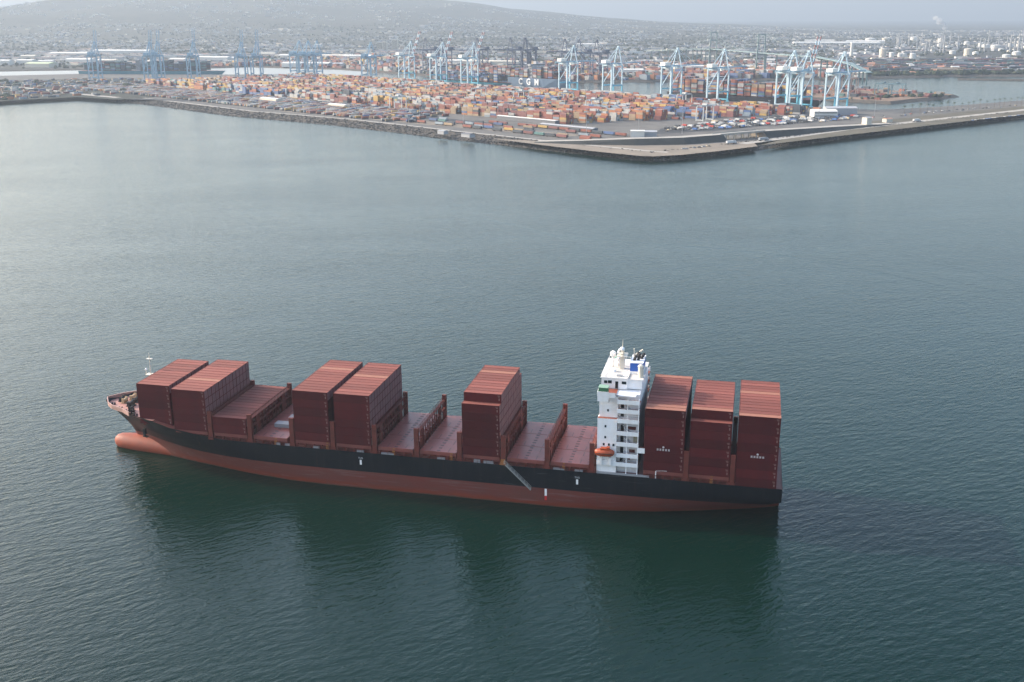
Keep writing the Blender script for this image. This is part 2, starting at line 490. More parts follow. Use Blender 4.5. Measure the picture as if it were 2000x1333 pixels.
for sgn in (-1, 1):
    q = [(-139.0, 0.05, 18.0)] + [(x - 0.6, y + 0.55, 18.0) for x, y in fp[:5]]
    for (xa, ya, za), (xb, yb, zb) in zip(q, q[1:]):
        bw.quad((xa, sgn * ya, 16.8), (xb, sgn * yb, 16.8), (xb, sgn * (yb + 0.08), zb + 0.35), (xa, sgn * (ya + 0.08), za + 0.35))
        bw.quad((xa + 0.25, sgn * max(ya - 0.25, 0.02), 16.8), (xb + 0.25, sgn * (yb - 0.25), 16.8), (xb + 0.25, sgn * (yb - 0.2), zb + 0.35), (xa + 0.25, sgn * max(ya - 0.2, 0.02), za + 0.35))
        bw.quad((xa, sgn * (ya + 0.08), za + 0.35), (xb, sgn * (yb + 0.08), zb + 0.35), (xb + 0.25, sgn * (yb - 0.2), zb + 0.35), (xa + 0.25, sgn * max(ya - 0.2, 0.02), za + 0.35))
bw.build('bulwark', mat('bulwark_paint', (0.34, 0.20, 0.17), 0.6), ship)
an = MB()
an.box(-118.9, -118.1, -11.4, -10.2, 9.8, 11.8)
an.bar((-118.5, -11.2, 9.8), (-118.5, -9.8, 8.2), 0.5)
an.bar((-119.5, -10.4, 8.8), (-117.5, -10.4, 8.8), 0.45)
an.build('anchor', M['soot'], ship)
# foremast
fm = MB()
fm.tube((-121.8, 2.0, 16.9), (-121.8, 2.0, 35.2), 0.26, 0.12, n=8)
fm.box(-123.4, -120.0, 0.9, 3.1, 27.2, 27.45)
fm.box(-122.8, -120.8, 1.5, 2.5, 33.0, 33.2)
for x in (-123.7, -119.5): fm.bar((x, 2.0, 27.4), (x, 2.0, 28.6), 0.15)
fmast = fm.build('foremast', M['cream'], ship)
lt = MB(); lt.ball((-123.4, 1.8, 29.2), 0.4, 0.4, 0.45, 8, 6)
lt.build('lamp', M['white'], fmast, smooth=True)

# hatch covers
BAY = {1: -117.7, 2: -103.25, 3: -88.9, 4: -74.5, 5: -59.3, 6: -45.0, 7: -30.7, 8: -16.3, 9: -1.9, 10: 12.5, 11: 26.6, 12: 55.7, 13: 69.5, 14: 83.5}
CL, CW, CH = 12.19, 2.44, 2.895
PITCH_Y = 2.53
HZ = 15.15
cov = MB(); cov.box(0.1, 12.1, -5.28, 5.28, 13.9, HZ - 0.02)
cov_me = cov.mesh('hatch_cover', M['hatch'])
sok = MB()
for k in range(5):
    y = -4.3 + k * 2.15
    sok.box(5.55, 6.65, y - 0.32, y + 0.32, HZ - 0.02, HZ + 0.05)
for k in range(4):
    y = -3.2 + k * 2.15
    for x in (0.5, 11.7): sok.box(x - 0.25, x + 0.25, y - 0.15, y + 0.15, HZ - 0.02, HZ + 0.05)
for x, y0, y1 in ((3.2, -4.6, -1.6), (9.4, -4.8, -1.8), (9.4, 1.4, 4.4)): sok.box(x - 0.09, x + 0.09, y0, y1, HZ - 0.02, HZ + 0.03)
sok_me = sok.mesh('lashing_socket', M['hatch_dark'])
for b, x in BAY.items():
    if b in (14,): continue
    cmg = MB()
    w = 14.2 if b > 2 else (12.4 if b == 1 else 13.6)
    zb = 12.4 if b > 2 else 15.0 - (b == 2) * 1.4
    cmg.box(x + 0.2, x + 12.0, -w, w, zb, 13.9); cmg.build('hatch_coaming', M['maroon'], ship)
    for k, y in enumerate((-10.78, 0, 10.78)):
        if b == 1 and k != 1: continue
        c = link('hatch_cover', cov_me, ship, (x, y, 0))
        if b in (4, 7, 8, 10, 11): tag(link('lashing_socket', sok_me, c, (0, 0, 0)), kind='stuff')
# side pedestals, stanchions and gear that line the passageway below the outboard containers
pd = MB()
for b, x in BAY.items():
    if b in (1, 2, 14): continue
    for sgn in (-1, 1):
        for dx in (0.35, 3.2, 6.1, 9.0, 11.9):
            y = sgn * 15.7
            pd.box(x + dx - 0.3, x + dx + 0.3, y - 0.35, y + 0.35, 12.55, HZ - 0.04)
        pd.box(x + 0.1, x + 12.1, sgn * 15.7 - 0.3, sgn * 15.7 + 0.3, HZ - 0.42, HZ - 0.04)
        pd.box(x + 0.1, x + 12.1, sgn * 16.45 - 0.04, sgn * 16.45 + 0.04, 13.5, 13.62)
tag(pd.build('pedestal', M['maroon'], ship), kind='stuff')
for x, w, h in ((-66.3, 1.8, 1.2), (-63.2, 3.2, 0.9), (-53.0, 2.6, 1.1), (-37.8, 3.0, 1.0), (-29.4, 5.4, 0.9), (-10.4, 3.2, 0.9), (1.8, 2.6, 1.4), (5.0, 4.0, 1.3), (27.6, 4.4, 0.8), (34.4, 3.2, 0.8)):
    g = MB(); g.box(x, x + w * .8, -16.5, -15.95, 12.6, 12.6 + h * .75); g.build('deck_locker', M['grey'], ship)
for x in (-66.9, -48.6, -25.6, -6.2, 30.4, 76.0):
    g = MB(); g.box(x, x + 0.9, -16.4, -15.6, 12.6, 14.1); g.box(x + 0.2, x + 0.9, -16.2, -15.7, 14.6, 15.0); g.build('fire_station', M['yellow'], ship)
rl = MB()
for sgn in (-1, 1):
    xs = [-84 + 3.0 * k for k in range(42)] + [57 + 3 * k for k in range(9)]
    for xa in xs:
        if 40 < xa < 56: continue
        rl.bar((xa, sgn * 16.62, 12.7), (xa, sgn * 16.62, 13.8), 0.07)
        rl.bar((xa, sgn * 16.62, 13.75), (xa + 3.0, sgn * 16.62, 13.75), 0.06)
        rl.bar((xa, sgn * 16.62, 13.25), (xa + 3.0, sgn * 16.62, 13.25), 0.05)
tag(rl.build('railing', M['maroon'], ship), 'thin maroon rail along both deck edges', kind='stuff')

# lashing bridges between the bays
def lashing_bridge(x, top=22.4, wide=True):
    br = MB()
    wz = [17.9, 20.7]
    for z in wz: br.box(x - 0.55, x + 0.55, -15.6, 15.6, z, z + 0.18)
    for k in range(14):
        y = -16.4 + k * PITCH_Y
        if abs(y) > 15.5: continue
        br.box(x - 0.14, x + 0.14, y - 0.16, y + 0.16, 13.0, 20.7)
    for y0, y1 in ((-11.4, -8.9), (8.9, 11.4)): br.box(x - 0.35, x + 0.35, y0, y1, 13.0, 20.7)
    for k in range(4):
        y = -7.6 + k * 3.8
        br.bar((x, y, 15.2), (x, y + 2.5, 17.9), 0.2); br.bar((x, y + 2.5, 17.9), (x, y, 20.7), 0.2)
    for k in range(13):
        y = -15.2 + k * PITCH_Y
        br.bar((x - 0.5, y, 20.8), (x - 0.5, y, 21.8), 0.09); br.bar((x + 0.5, y, 20.8), (x + 0.5, y, 21.8), 0.09)
    for s in (-0.5, 0.5):
        br.bar((x + s, -15.6, 21.8), (x + s, 15.6, 21.8), 0.09)
        br.bar((x + s, -15.6, 21.3), (x + s, 15.6, 21.3), 0.06)
    o = br.build('lashing_bridge', M['maroon'], ship)
    for sgn in (-1, 1):
        p = MB(); p.box(x - 0.75, x + 0.75, sgn * 16.1 - 0.42, sgn * 16.1 + 0.42, 12.6, top + 0.2)
        p.box(x - 0.95, x + 0.95, sgn * 16.1 - 0.5, sgn * 16.1 + 0.5, 12.5, 13.6)
        p.build('end_post', M['maroon'], o)
for x in (-89.95, -75.5, -60.4, -46.0, -31.6, -17.3, -2.9, 11.45, 25.6, 39.75, 68.7, 82.6): lashing_bridge(x)

# grey pontoons left on the empty bay behind the low stack
for k, (x0, y0) in enumerate(((-70.8, -6.0), (-68.6, 0.6))):
    g = MB(); g.box(x0, x0 + 6.2, y0 - 1.5, y0 + 1.5, HZ + 0.02, HZ + 1.3)
    for j in range(6): g.box(x0 + 0.3 + j, x0 + 0.45 + j, y0 - 1.55, y0 + 1.55, HZ + 0.02, HZ + 1.35)
    o = g.build('steel_pontoon', M['grey'])
    tag(o, ('nearer' if k == 0 else 'farther') + ' grey steel pontoon on the empty hatch behind the low stack', 'pontoon', 'grey pontoons on the empty hatch')

# gangway down the side, hull marks
gw = MB()
gw.bar((12.0, -17.4, 13.6), (20.6, -17.4, 5.4), 0.9, 0.16)
for s in (-17.0, -17.8):
    gw.bar((12.0, s, 14.6), (20.6, s, 6.4), 0.09, 0.09)
    for k in range(9):
        t = k / 8
        gw.bar((12 + 8.6 * t, s, 13.6 - 8.2 * t), (12 + 8.6 * t, s, 14.6 - 8.2 * t), 0.08)
gang = gw.build('gangway', M['ladder'], ship)
gp = MB(); gp.box(10.6, 12.4, -18.0, -16.75, 13.3, 13.55); gp.box(10.7, 12.2, -17.0, -16.75, 13.55, 14.8)
gp.build('gangway_platform', M['yellow'], gang)
M['plate_grey'] = mat('faded_lettering', (0.38, 0.39, 0.40), 0.6)
def flat_text(txt, size, loc, rot, m, parent, name='lettering', width=None):
    cu = bpy.data.curves.new(name, 'FONT'); cu.body = txt; cu.size = size; cu.align_x = 'CENTER'; cu.extrude = 0.01; cu.offset = 0.02 * size
    cu.materials.append(m)
    tmp = bpy.data.objects.new(name, cu); C.objects.link(tmp)
    bpy.context.view_layer.update()
    me = bpy.data.meshes.new_from_object(tmp); bpy.data.objects.remove(tmp)
    o = link(name, me, parent)
    o.location = loc; o.rotation_euler = rot
    return o
for x in (-36.5, 35.3):
    k = MB(); k.box(x - 0.33, x + 0.33, -16.73, -16.69, 8.4, 10.1); k.build('tug_mark', M['white'], ship)
    flat_text('TUG', 0.8, (x, -16.72, 10.5), (math.pi / 2, 0, 0), M['plate_grey'], ship)
k = MB(); k.box(24.95, 25.65, -16.74, -16.69, 3.5, 5.9); k.build('pilot_mark', M['white'], ship)['label'] = 'white upper half of the boarding mark'
k = MB(); k.box(24.95, 25.65, -16.74, -16.69, 2.0, 3.5); k.build('pilot_mark', mat('mark_red', (0.5, 0.02, 0.02), 0.5), ship)['label'] = 'red lower half of the boarding mark'

# ---------------------------------------------------------------- superstructure
sup = MB()
X0, X1 = 41.2, 53.6
sup.box(X0, 47.2, -15.9, 15.9, 12.5, 30.9)                 # lower house
sup.box(47.2, X1, -13.4, 13.4, 12.5, 30.9)                 # recessed behind the balconies
sup.box(X0 + 0.3, 47.2, -14.6, 14.6, 30.9, 38.3)           # upper house
sup.box(47.2, X1, -12.8, 12.8, 30.9, 38.3)
tower = sup.build('deckhouse', M['white'], ship)
for ya, yb in ((-15.85, -14.62), (14.62, 15.85)):
    fl = MB(); fl.box(X0 + 0.05, 47.25, ya, yb, 30.9, 31.0); fl.build('terrace_floor', M['orange_floor'], ship)
for z in (15.9, 18.9, 22.6, 26.2, 30.2, 33.4, 36.4):
    y1 = 13.4 if z < 30.9 else 12.8
    x0 = 47.2
    if z == 15.9: x0 = X0
    for sgn in (-1, 1):
        b = MB()
        ys = sorted((sgn * y1, sgn * 16.3))
        b.box(x0 + 0.02, X1 + 0.4, ys[0], ys[1], z - 0.25, z, m=1)
        yo = sorted((sgn * 16.3, sgn * 16.42))
        b.box(x0, X1 + 0.4, yo[0], yo[1], z - 0.25, z + 1.1, m=0)
        b.build('balcony', [M['white'], M['orange_floor']], ship)
# posts of the balconies and the slanting ladders
ps = MB()
for sgn in (-1, 1):
    for x in (50.4, X1 + 0.2): ps.bar((x, sgn * 16.2, 12.6), (x, sgn * 16.2, 38.0), 0.25)
tag(ps.build('balcony_post', M['white'], ship), kind='stuff')
ldr = MB()
for z0, z1, xa, xb in ((15.9, 18.9, 48.4, 51.4), (22.6, 26.2, 52.0, 48.8), (26.2, 30.2, 51.5, 48.2), (33.4, 36.4, 51.5, 49.2)):
    ldr.bar((xa, -15.3, z0), (xb, -15.3, z1), 0.8, 0.25)
    ldr.bar((xa, -15.75, z0 + 0.9), (xb, -15.75, z1 + 0.9), 0.08)
tag(ldr.build('stair', M['grey'], ship), kind='stuff')
win = MB()
def window(x, y, z, w=0.55, h=0.75, name='window'):
    g = MB(); g.box(x - w / 2, x + w / 2, y - 0.03, y + 0.03, z - h / 2, z + h / 2); g.build(name, M['glass'], ship)
for z in (28.4, 24.8): window(43.7, -15.92, z)
for x in (43.3, 44.9, 46.3): window(x, -15.92, 22.4, 0.6, 0.8)
for z in (36.2, 33.2): window(44.2, -14.62, z)
for z in (16.9, 19.9, 23.6, 27.2): window(48.6, -13.42, z + 0.1, 1.0, 2.0, 'door')
for z in (31.3, 34.4): window(48.4, -12.82, z + 0.2, 1.0, 2.0, 'door')
for z, x, w in ((27.4, 51.4, 2.8), (19.8, 51.8, 1.8), (17.4, 50.6, 1.4)):
    g = MB(); g.box(x - w / 2, x + w / 2, -13.46, -13.38, z - 0.5, z + 0.6); g.build('vent_grille', M['maroon'], ship)
g = MB(); g.box(52.2, 53.5, -13.9, -13.42, 23.0, 25.4); g.build('locker', mat('locker_ochre', (0.42, 0.36, 0.24), 0.6), ship)
# small aft platform
g = MB(); g.box(53.6, 56.0, -16.4, -12.6, 20.9, 21.3, m=0, mt=1); g.box(53.6, 56.0, -16.42, -16.3, 20.6, 22.3); g.build('aft_platform', [M['white'], M['orange_floor']], ship)
# wheelhouse with wings
wh = MB()
wh.box(X0 + 0.1, 49.3, -9.6, 9.6, 38.6, 41.9)
wh.box(49.3, X1 + 0.2, -8.8, 8.8, 38.6, 41.6)
wh.box(X0 - 0.2, 49.5, -9.9, 9.9, 41.9, 42.15, m=0, mt=1)
wh.box(49.3, X1 + 0.5, -9.1, 9.1, 41.6, 41.8, m=0, mt=1)
wheel = wh.build('wheelhouse', [M['white'], mat('roof_deck_paint', (0.56, 0.52, 0.47), 0.7, 0.2, 0.6, col2=(0.48, 0.44, 0.39))], ship)
for x, w, h in ((42.6, 1.0, 0.9), (43.9, 1.2, 1.0), (48.3, 1.4, 0.9)):
    g = MB(); g.box(x - w / 2, x + w / 2, -9.66, -9.58, 40.2, 40.2 + h); g.build('window', M['glass'], wheel)
g = MB(); g.box(45.6, 46.5, -9.66, -9.58, 38.7, 41.0); g.build('door', M['glass'], wheel)
for k in range(9):
    y = -8.4 + k * 2.1
    g = MB(); g.box(X0 + 0.02, X0 + 0.12, y - 0.85, y + 0.85, 39.9, 41.3); g.build('window', M['glass'], wheel)
for sgn in (-1, 1):
    wg = MB()
    ys = sorted((sgn * 9.6, sgn * 16.5))
    wg.box(X0 - 0.1, 46.6, ys[0], ys[1], 38.3, 38.55, mt=1)
    yo = sorted((sgn * 16.5, sgn * 16.62))
    wg.box(X0 - 0.1, 44.6, yo[0], yo[1], 36.6, 39.8)
    wg.box(44.6, 46.6, yo[0], yo[1], 38.0, 39.6)
    wg.box(X0 - 0.2, X0 - 0.1, ys[0], ys[1], 38.3, 39.7)
    for y in (11.5, 13.5): wg.bar((X0 + 1.0, sgn * y, 38.3), (X0 + 2.4, sgn * 14.6 if y > 12 else sgn * 12.8, 36.4), 0.3)
    ys2 = sorted((sgn * 12.8, sgn * 14.6))
    wg.box(46.6, X1 - 1.0, ys2[0], ys2[1], 37.9, 38.28)
    wg.build('bridge_wing', [M['white'], M['orange_floor']], ship)
for sgn in (-1, 1):
    g = MB(); ys = sorted((sgn * 13.6, sgn * 16.3)); g.box(41.4, 44.2, ys[0], ys[1], 39.0, 40.9, m=0); g.box(41.3, 44.3, ys[0] - 0.1, ys[1] + 0.1, 40.9, 41.05, m=1)
    g.build('wing_shelter', [M['green'], mat('shelter_roof', (0.20, 0.32, 0.22), 0.5)], ship)
# roof gear: mast, radomes, funnel
rg = MB()
for k in range(24):
    pass
for s in (-9.7, 9.7):
    rg.bar((X0, s, 42.9), (49.4, s, 42.9), 0.08)
    for k in range(7): rg.bar((X0 + k * 1.35, s, 42.15), (X0 + k * 1.35, s, 42.9), 0.07)
rg.bar((X0, -9.7, 42.9), (X0, 9.7, 42.9), 0.08)
tag(rg.build('roof_railing', M['white'], ship), kind='stuff')
mt_ = MB()
mt_.box(45.8, 47.2, -0.8, 0.8, 42.15, 46.6)
mt_.box(46.0, 47.0, -0.6, 0.6, 46.6, 48.2)
mt_.tube((46.5, 0, 48.2), (46.5, 0, 51.6), 0.1, 0.05, n=6)
mt_.box(44.9, 48.1, -2.2, 2.2, 46.5, 46.75)
mt_.box(46.2, 46.8, -2.6, 2.6, 47.6, 47.75)
mast = mt_.build('mast', M['cream'], ship)
g = MB(); g.box(45.0, 45.4, -2.1, 2.1, 47.6, 47.95); g.bar((45.2, 0, 46.7), (45.2, 0, 47.6), 0.35); g.build('radar_scanner', M['white'], mast)
g = MB(); g.ball((46.4, -0.4, 48.7), 0.75, 0.75, 0.7, 10, 6); g.build('radome', M['white'], mast, smooth=True)
g = MB(); g.tube((43.4, 1.0, 42.15), (43.4, 1.0, 45.6), 0.3, n=8); g.ball((43.4, 1.0, 46.4), 1.0, 1.0, 1.1, 12, 8); g.build('satellite_dome', M['white'], ship, smooth=True)
g = MB(); g.tube((45.0, 2.6, 42.15), (45.0, 2.6, 44.0), 0.3, n=8); g.ball((45.0, 2.6, 44.3), 0.7, 0.7, 0.7, 10, 6); g.build('satellite_dome', M['white'], ship, smooth=True)
g = MB(); g.tube((44.4, -3.6, 42.15), (44.4, -3.6, 43.1), 0.7, n=10); g.build('roof_vent', M['white'], ship)
g = MB(); g.box(45.8, 47.6, -8.2, -7.4, 42.15, 42.6); g.build('roof_locker', M['grey'], ship)
fu = MB()
fu.box(49.4, 53.4, -3.9, 4.4, 41.8, 42.7, m=0); fu.box(49.4, 53.4, -3.9, 4.4, 42.7, 45.4, m=1); fu.box(49.3, 53.5, -4.0, 4.5, 45.4, 45.6, m=0)
fun = fu.build('funnel', [M['white'], M['blue']], ship)
for x, y, h in ((50.4, -1.5, 47.2), (51.6, -1.0, 47.8), (52.4, 0.6, 46.9), (51.0, 1.6, 47.4), (52.6, 2.6, 46.8)):
    g = MB(); g.tube((x, y, 45.5), (x + 0.5, y, h), 0.45, n=8); g.build('exhaust_pipe', M['soot'], fun)
g = MB(); g.bar((49.8, 3.0, 45.6), (52.6, 3.6, 47.6), 0.45); g.bar((49.8, 3.0, 45.6), (49.8, 3.0, 48.0), 0.35); g.build('crane_jib', M['cream'], ship)
g = MB(); g.tube((53.0, -6.2, 41.8), (53.0, -6.2, 45.2), 0.9, 0.8, n=10); g.ball((53.0, -6.2, 45.2), 1.0, 1.0, 0.7, 10, 6); g.build('vent_cowl', M['cream'], ship)
# davit and stowed ladder on the near side
g = MB(); g.bar((59.6, -16.2, 12.6), (59.6, -16.2, 15.2), 0.3); g.bar((59.6, -16.2, 15.2), (63.0, -16.2, 15.3), 0.28); g.build('davit', M['white'], ship)
g = MB(); g.box(41.4, 57.6, -16.6, -15.8, 12.6, 13.3); g.build('deck_plinth', M['grey'], ship)
g = MB(); g.box(41.2, 47.2, -16.35, -15.95, 17.0, 17.4); g.box(42.2, 42.9, -16.9, -16.0, 15.9, 18.4); g.box(45.1, 45.8, -16.9, -16.0, 15.9, 18.4); g.build('boat_cradle', M['white'], ship)
# enclosed lifeboat: hull and canopy lofted from oval sections
lb = empty('lifeboat', (43.7, -17.0, 18.9))
tag(lb, 'orange enclosed lifeboat hung under the white bridge tower', 'lifeboat')
def loft(secs, n, m, zlo=None):
    b = MB()
    for x, ry, rz, zc in secs:
        for k in range(n):
            t = 2 * math.pi * k / n
            b.v.append((x, ry * math.cos(t), zc + rz * math.sin(t)))
    for i in range(len(secs) - 1):
        for k in range(n): b.f.append((i * n + k, i * n + (k + 1) % n, (i + 1) * n + (k + 1) % n, (i + 1) * n + k)); b.m.append(m)
    b.f.append(tuple(range(n))); b.m.append(m)
    b.f.append(tuple((len(secs) - 1) * n + k for k in range(n))[::-1]); b.m.append(m)
    return b
loft([(-3.1, 0.1, 0.3, 1.4), (-2.8, 0.6, 0.8, 1.25), (-2.0, 1.15, 1.15, 1.2), (0, 1.35, 1.3, 1.2), (1.8, 1.25, 1.25, 1.2), (2.7, 0.8, 0.9, 1.25), (3.1, 0.15, 0.35, 1.4)], 14, 0).build('boat_hull', M['orange'], lb, smooth=True)
g = MB(); g.box(-1.2, 1.6, -0.75, 0.75, 2.2, 2.8); g.box(0.6, 1.6, -0.6, 0.6, 2.8, 3.15); g.build('canopy', M['orange'], lb)
g = MB(); g.box(-2.6, 2.6, -1.42, -1.34, 1.15, 1.35); g.build('fender_strip', M['soot'], lb)

# ---------------------------------------------------------------- the ship's containers
def corrugated(name, c1, c2, orand):
    m = mat(name, c1, 0.7, 0.3, 0.18, col2=c2, orand=orand, spec=0.2)
    n, l = m.node_tree.nodes, m.node_tree.links
    tc = n.new('ShaderNodeTexCoord'); w = n.new('ShaderNodeTexWave'); w.wave_type = 'BANDS'; w.bands_direction = 'X'; w.inputs['Scale'].default_value = 1.1
    l.new(tc.outputs['Object'], w.inputs['Vector'])
    b = n.new('ShaderNodeBump'); b.inputs['Distance'].default_value = 0.05; b.inputs['Strength'].default_value = 0.7
    l.new(w.outputs['Fac'], b.inputs['Height']); l.new(b.outputs[0], n['Principled BSDF'].inputs['Normal'])
    return m
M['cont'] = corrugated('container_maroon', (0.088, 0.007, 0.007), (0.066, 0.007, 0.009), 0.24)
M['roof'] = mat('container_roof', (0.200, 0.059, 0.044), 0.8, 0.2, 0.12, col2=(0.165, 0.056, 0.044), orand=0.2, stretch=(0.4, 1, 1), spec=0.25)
M['rodsteel'] = mat('door_rod', (0.26, 0.17, 0.17), 0.5)
M['doorp'] = mat('door_paint', (0.15, 0.045, 0.042), 0.5, orand=0.25)
M['emblem'] = mat('emblem_white', (0.62, 0.56, 0.56), 0.5)
M['plate'] = mat('number_plate', (0.19, 0.095, 0.085), 0.6)
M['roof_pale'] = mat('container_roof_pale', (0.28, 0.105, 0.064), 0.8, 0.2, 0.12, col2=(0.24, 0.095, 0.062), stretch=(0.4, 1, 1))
def container_mesh(roof='roof'):
    b = MB()
    g = 0.06
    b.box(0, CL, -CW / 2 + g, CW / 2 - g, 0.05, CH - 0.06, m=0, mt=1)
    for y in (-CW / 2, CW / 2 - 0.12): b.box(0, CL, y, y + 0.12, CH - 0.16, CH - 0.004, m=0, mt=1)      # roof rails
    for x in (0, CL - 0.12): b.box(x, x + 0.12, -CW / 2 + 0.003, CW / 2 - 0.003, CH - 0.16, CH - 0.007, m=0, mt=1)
    for y in (-CW / 2, CW / 2 - 0.12):
        b.box(0, CL, y, y + 0.12, 0.0, 0.15, m=0)
        for x in (0, CL - 0.15): b.box(x, x + 0.15, y, y + 0.12, 0.0, CH - 0.16, m=0)
    for xa, xb, za, zb in ((10.95, 11.75, 2.25, 2.42), (11.15, 11.75, 1.9, 2.1), (11.35, 11.7, 0.7, 1.5)):      # number plates at the door end
        b.box(xa, xb, -CW / 2 + 0.045, -CW / 2 + 0.062, za, zb, m=2)
    return b.mesh('shipping_container', [M['cont'], M[roof], M['plate']])
con_me = container_mesh()
pale_me = container_mesh('roof_pale')
PALE = {(12, 0), (12, 1), (12, 12), (14, 0), (14, 8), (6, 7), (2, 4), (9, 9), (13, 1), (5, 9)}
dr = MB()
dr.box(CL + 0.0, CL + 0.04, -CW / 2 + 0.1, CW / 2 - 0.1, 0.12, CH - 0.15, m=0)
for y in (-0.8, -0.35, 0.35, 0.8): dr.box(CL + 0.04, CL + 0.09, y - 0.05, y + 0.05, 0.15, CH - 0.2, m=1)
door_me = dr.mesh('door', [M['doorp'], M['rodsteel']])
NAMES = {1: 'foremost stack by the forecastle', 2: 'second stack from the bow', 3: 'low stack third from the bow', 5: 'fourth stack from the bow', 6: 'fifth stack from the bow',
         9: 'lone stack amidships', 12: 'stack just aft of the white bridge', 13: 'middle stack aft of the bridge', 14: 'sternmost stack'}
LOAD = {1: (11, 5), 2: (13, 5), 3: (13, 2), 5: (13, 6), 6: (13, 6), 9: (13, 7), 12: (13, 7), 13: (13, 7), 14: (13, 8)}
inner = MB()
emb = None
for b, (rows, tiers) in LOAD.items():
    x = BAY[b]
    for r in range(rows):
        y = (r - (rows - 1) / 2) * PITCH_Y
        tt = tiers - 1 if (b in (9, 13) and r in (0, rows - 1)) else tiers
        for t in range(tt):
            z = HZ + t * CH
            if b == 14: z = 12.55 + t * (35.42 - 12.55) / 8
            near, top = r == 0, t == tt - 1 or (r == 0 and False)
            aft = (b == 2 and t >= 2) or (b == 6 and t >= 2) or (b == 9 and t >= 2)
            if b in (9, 13) and r == rows - 1 and not (top or aft): vis = False
            else: vis = near or top or aft
            if b in (9, 13) and r == 1 and t == tt - 1: vis = True
            if not vis:
                inner.box(x, x + CL, y - CW / 2, y + CW / 2, z + 0.02, z + CH - 0.02, m=0)
                continue
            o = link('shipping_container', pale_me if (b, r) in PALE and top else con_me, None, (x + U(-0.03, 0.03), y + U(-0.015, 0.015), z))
            rn = 'near side row' if r == 0 else ('far side row' if r == rows - 1 else nth(r + 1) + ' row from near side')
            tn = ('top tier' if t == tt - 1 else ('bottom tier' if t == 0 else nth(t + 1) + ' tier up'))
            tag(o, 'maroon container, %s, %s, %s' % (tn, rn, NAMES[b]), 'ship container', 'containers stacked on the anchored ship')
            if b in (2, 6, 9) or (b in (1, 3, 5, 12, 13) and top): link('door', door_me, o, (0, 0, 0))
            if near and ((b == 12 and t == 2) or (b == 14 and t == 3)):
                e = MB()
                yy = -CW / 2 - 0.012
                x0 = 4.0 if b == 12 else 4.2
                for k in range(5):
                    xa = x0 + k * 0.85
                    e.box(xa, xa + 0.16, yy, yy + 0.015, 1.05, 1.75); e.box(xa + 0.3, xa + 0.46, yy, yy + 0.015, 1.05, 1.75); e.box(xa + 0.16, xa + 0.3, yy, yy + 0.015, 1.32, 1.46)
                e.build('lettering', M['emblem'], o)
                e = MB(); e.tube((x0 + 1.95, yy + 0.015, 2.25), (x0 + 1.95, yy, 2.25), 0.32, n=10); e.build('emblem', M['emblem'], o)
tag(inner.build('stowed_containers', M['cont']), 'maroon containers hidden within the stacks on the anchored ship', kind='stuff')
# ---------------------------------------------------------------- shore, port and city behind
def poly_mesh(name, pts, z, m, kind='structure', label=None):
    bm = bmesh.new()
    vs = [bm.verts.new((p[0], p[1], z)) for p in pts]
    f = bm.faces.new(vs)
    if f.normal.z < 0: f.normal_flip()
    bm.normal_update()
    if f.normal.z < 0: f.normal_flip()
    bmesh.ops.triangulate(bm, faces=[f])
    me = bpy.data.meshes.new(name); bm.to_mesh(me); bm.free()
    me.materials.append(m)
    return tag(link(name, me), label, kind=kind)

def offset(pts, d):
    """polyline moved sideways by d (to the left of its direction)"""
    out = []
    for i, p in enumerate(pts):
        n = Vector((0, 0))
        for a, b in ((i - 1, i), (i, i + 1)):
            if 0 <= a and b < len(pts):
                e = Vector((pts[b][0] - pts[a][0], pts[b][1] - pts[a][1])).normalized()
                n += Vector((-e.y, e.x))
        n.normalize()
        out.append((p[0] + n.x * d, p[1] + n.y * d))
    return out

def inside(p, poly):
    c = False
    for (x0, y0), (x1, y1) in zip(poly, poly[1:] + poly[:1]):
        if (y0 > p[1]) != (y1 > p[1]) and p[0] < (x1 - x0) * (p[1] - y0) / (y1 - y0) + x0: c = not c
    return c
M['apron'] = mat('yard_concrete', (0.155, 0.145, 0.13), 0.9, 0.3, 0.03, col2=(0.10, 0.095, 0.09), spec=0.05)
M['sand'] = mat('bare_ground', (0.235, 0.195, 0.155), 0.9, 0.25, 0.03, col2=(0.175, 0.15, 0.12), spec=0.05)
M['rock'] = mat('revetment_rock', (0.115, 0.098, 0.080), 0.9, 0.5, 0.25, col2=(0.055, 0.05, 0.045), bump=0.6, bscale=0.5, spec=0.05)
M['asph'] = mat('asphalt', (0.07, 0.07, 0.072), 0.85, 0.3, 0.05, spec=0.05)
M['roadp'] = mat('pale_road', (0.36, 0.33, 0.29), 0.85, 0.2, 0.05, spec=0.05)
M['scrub'] = mat('scrub', (0.135, 0.118, 0.092), 0.95, 0.5, 0.03, col2=(0.095, 0.088, 0.066), spec=0.05)
M['bank'] = mat('embankment', (0.060, 0.062, 0.058), 0.95, 0.4, 0.05, spec=0.05)
TZ = 6.0
shore = [(-2700, 150), (-1233.5, 1280.5), (-1260.7, 1394.1), (-1221.2, 1456.5), (-1175.6, 1516.4), (-1121.1, 1500.1), (-1061.0, 1472.9), (-903.3, 1362.6), (-724.3, 1237.4), (-519.0, 1134.5), (-399.0, 1057.1), (-316.9, 999.5), (-229.0, 944.5), (-155.9, 896.1), (-84.3, 855.4), (-41.7, 830.5), (-21.8, 823.8), (-3.8, 836.0), (42.8, 892.2), (134.8, 1005.0), (193.6, 1089.7), (264.8, 1178.4), (359.9, 1294.4), (475.2, 1427.4), (640, 1630), (1100, 2180)]
shore_in = offset(shore, 34)
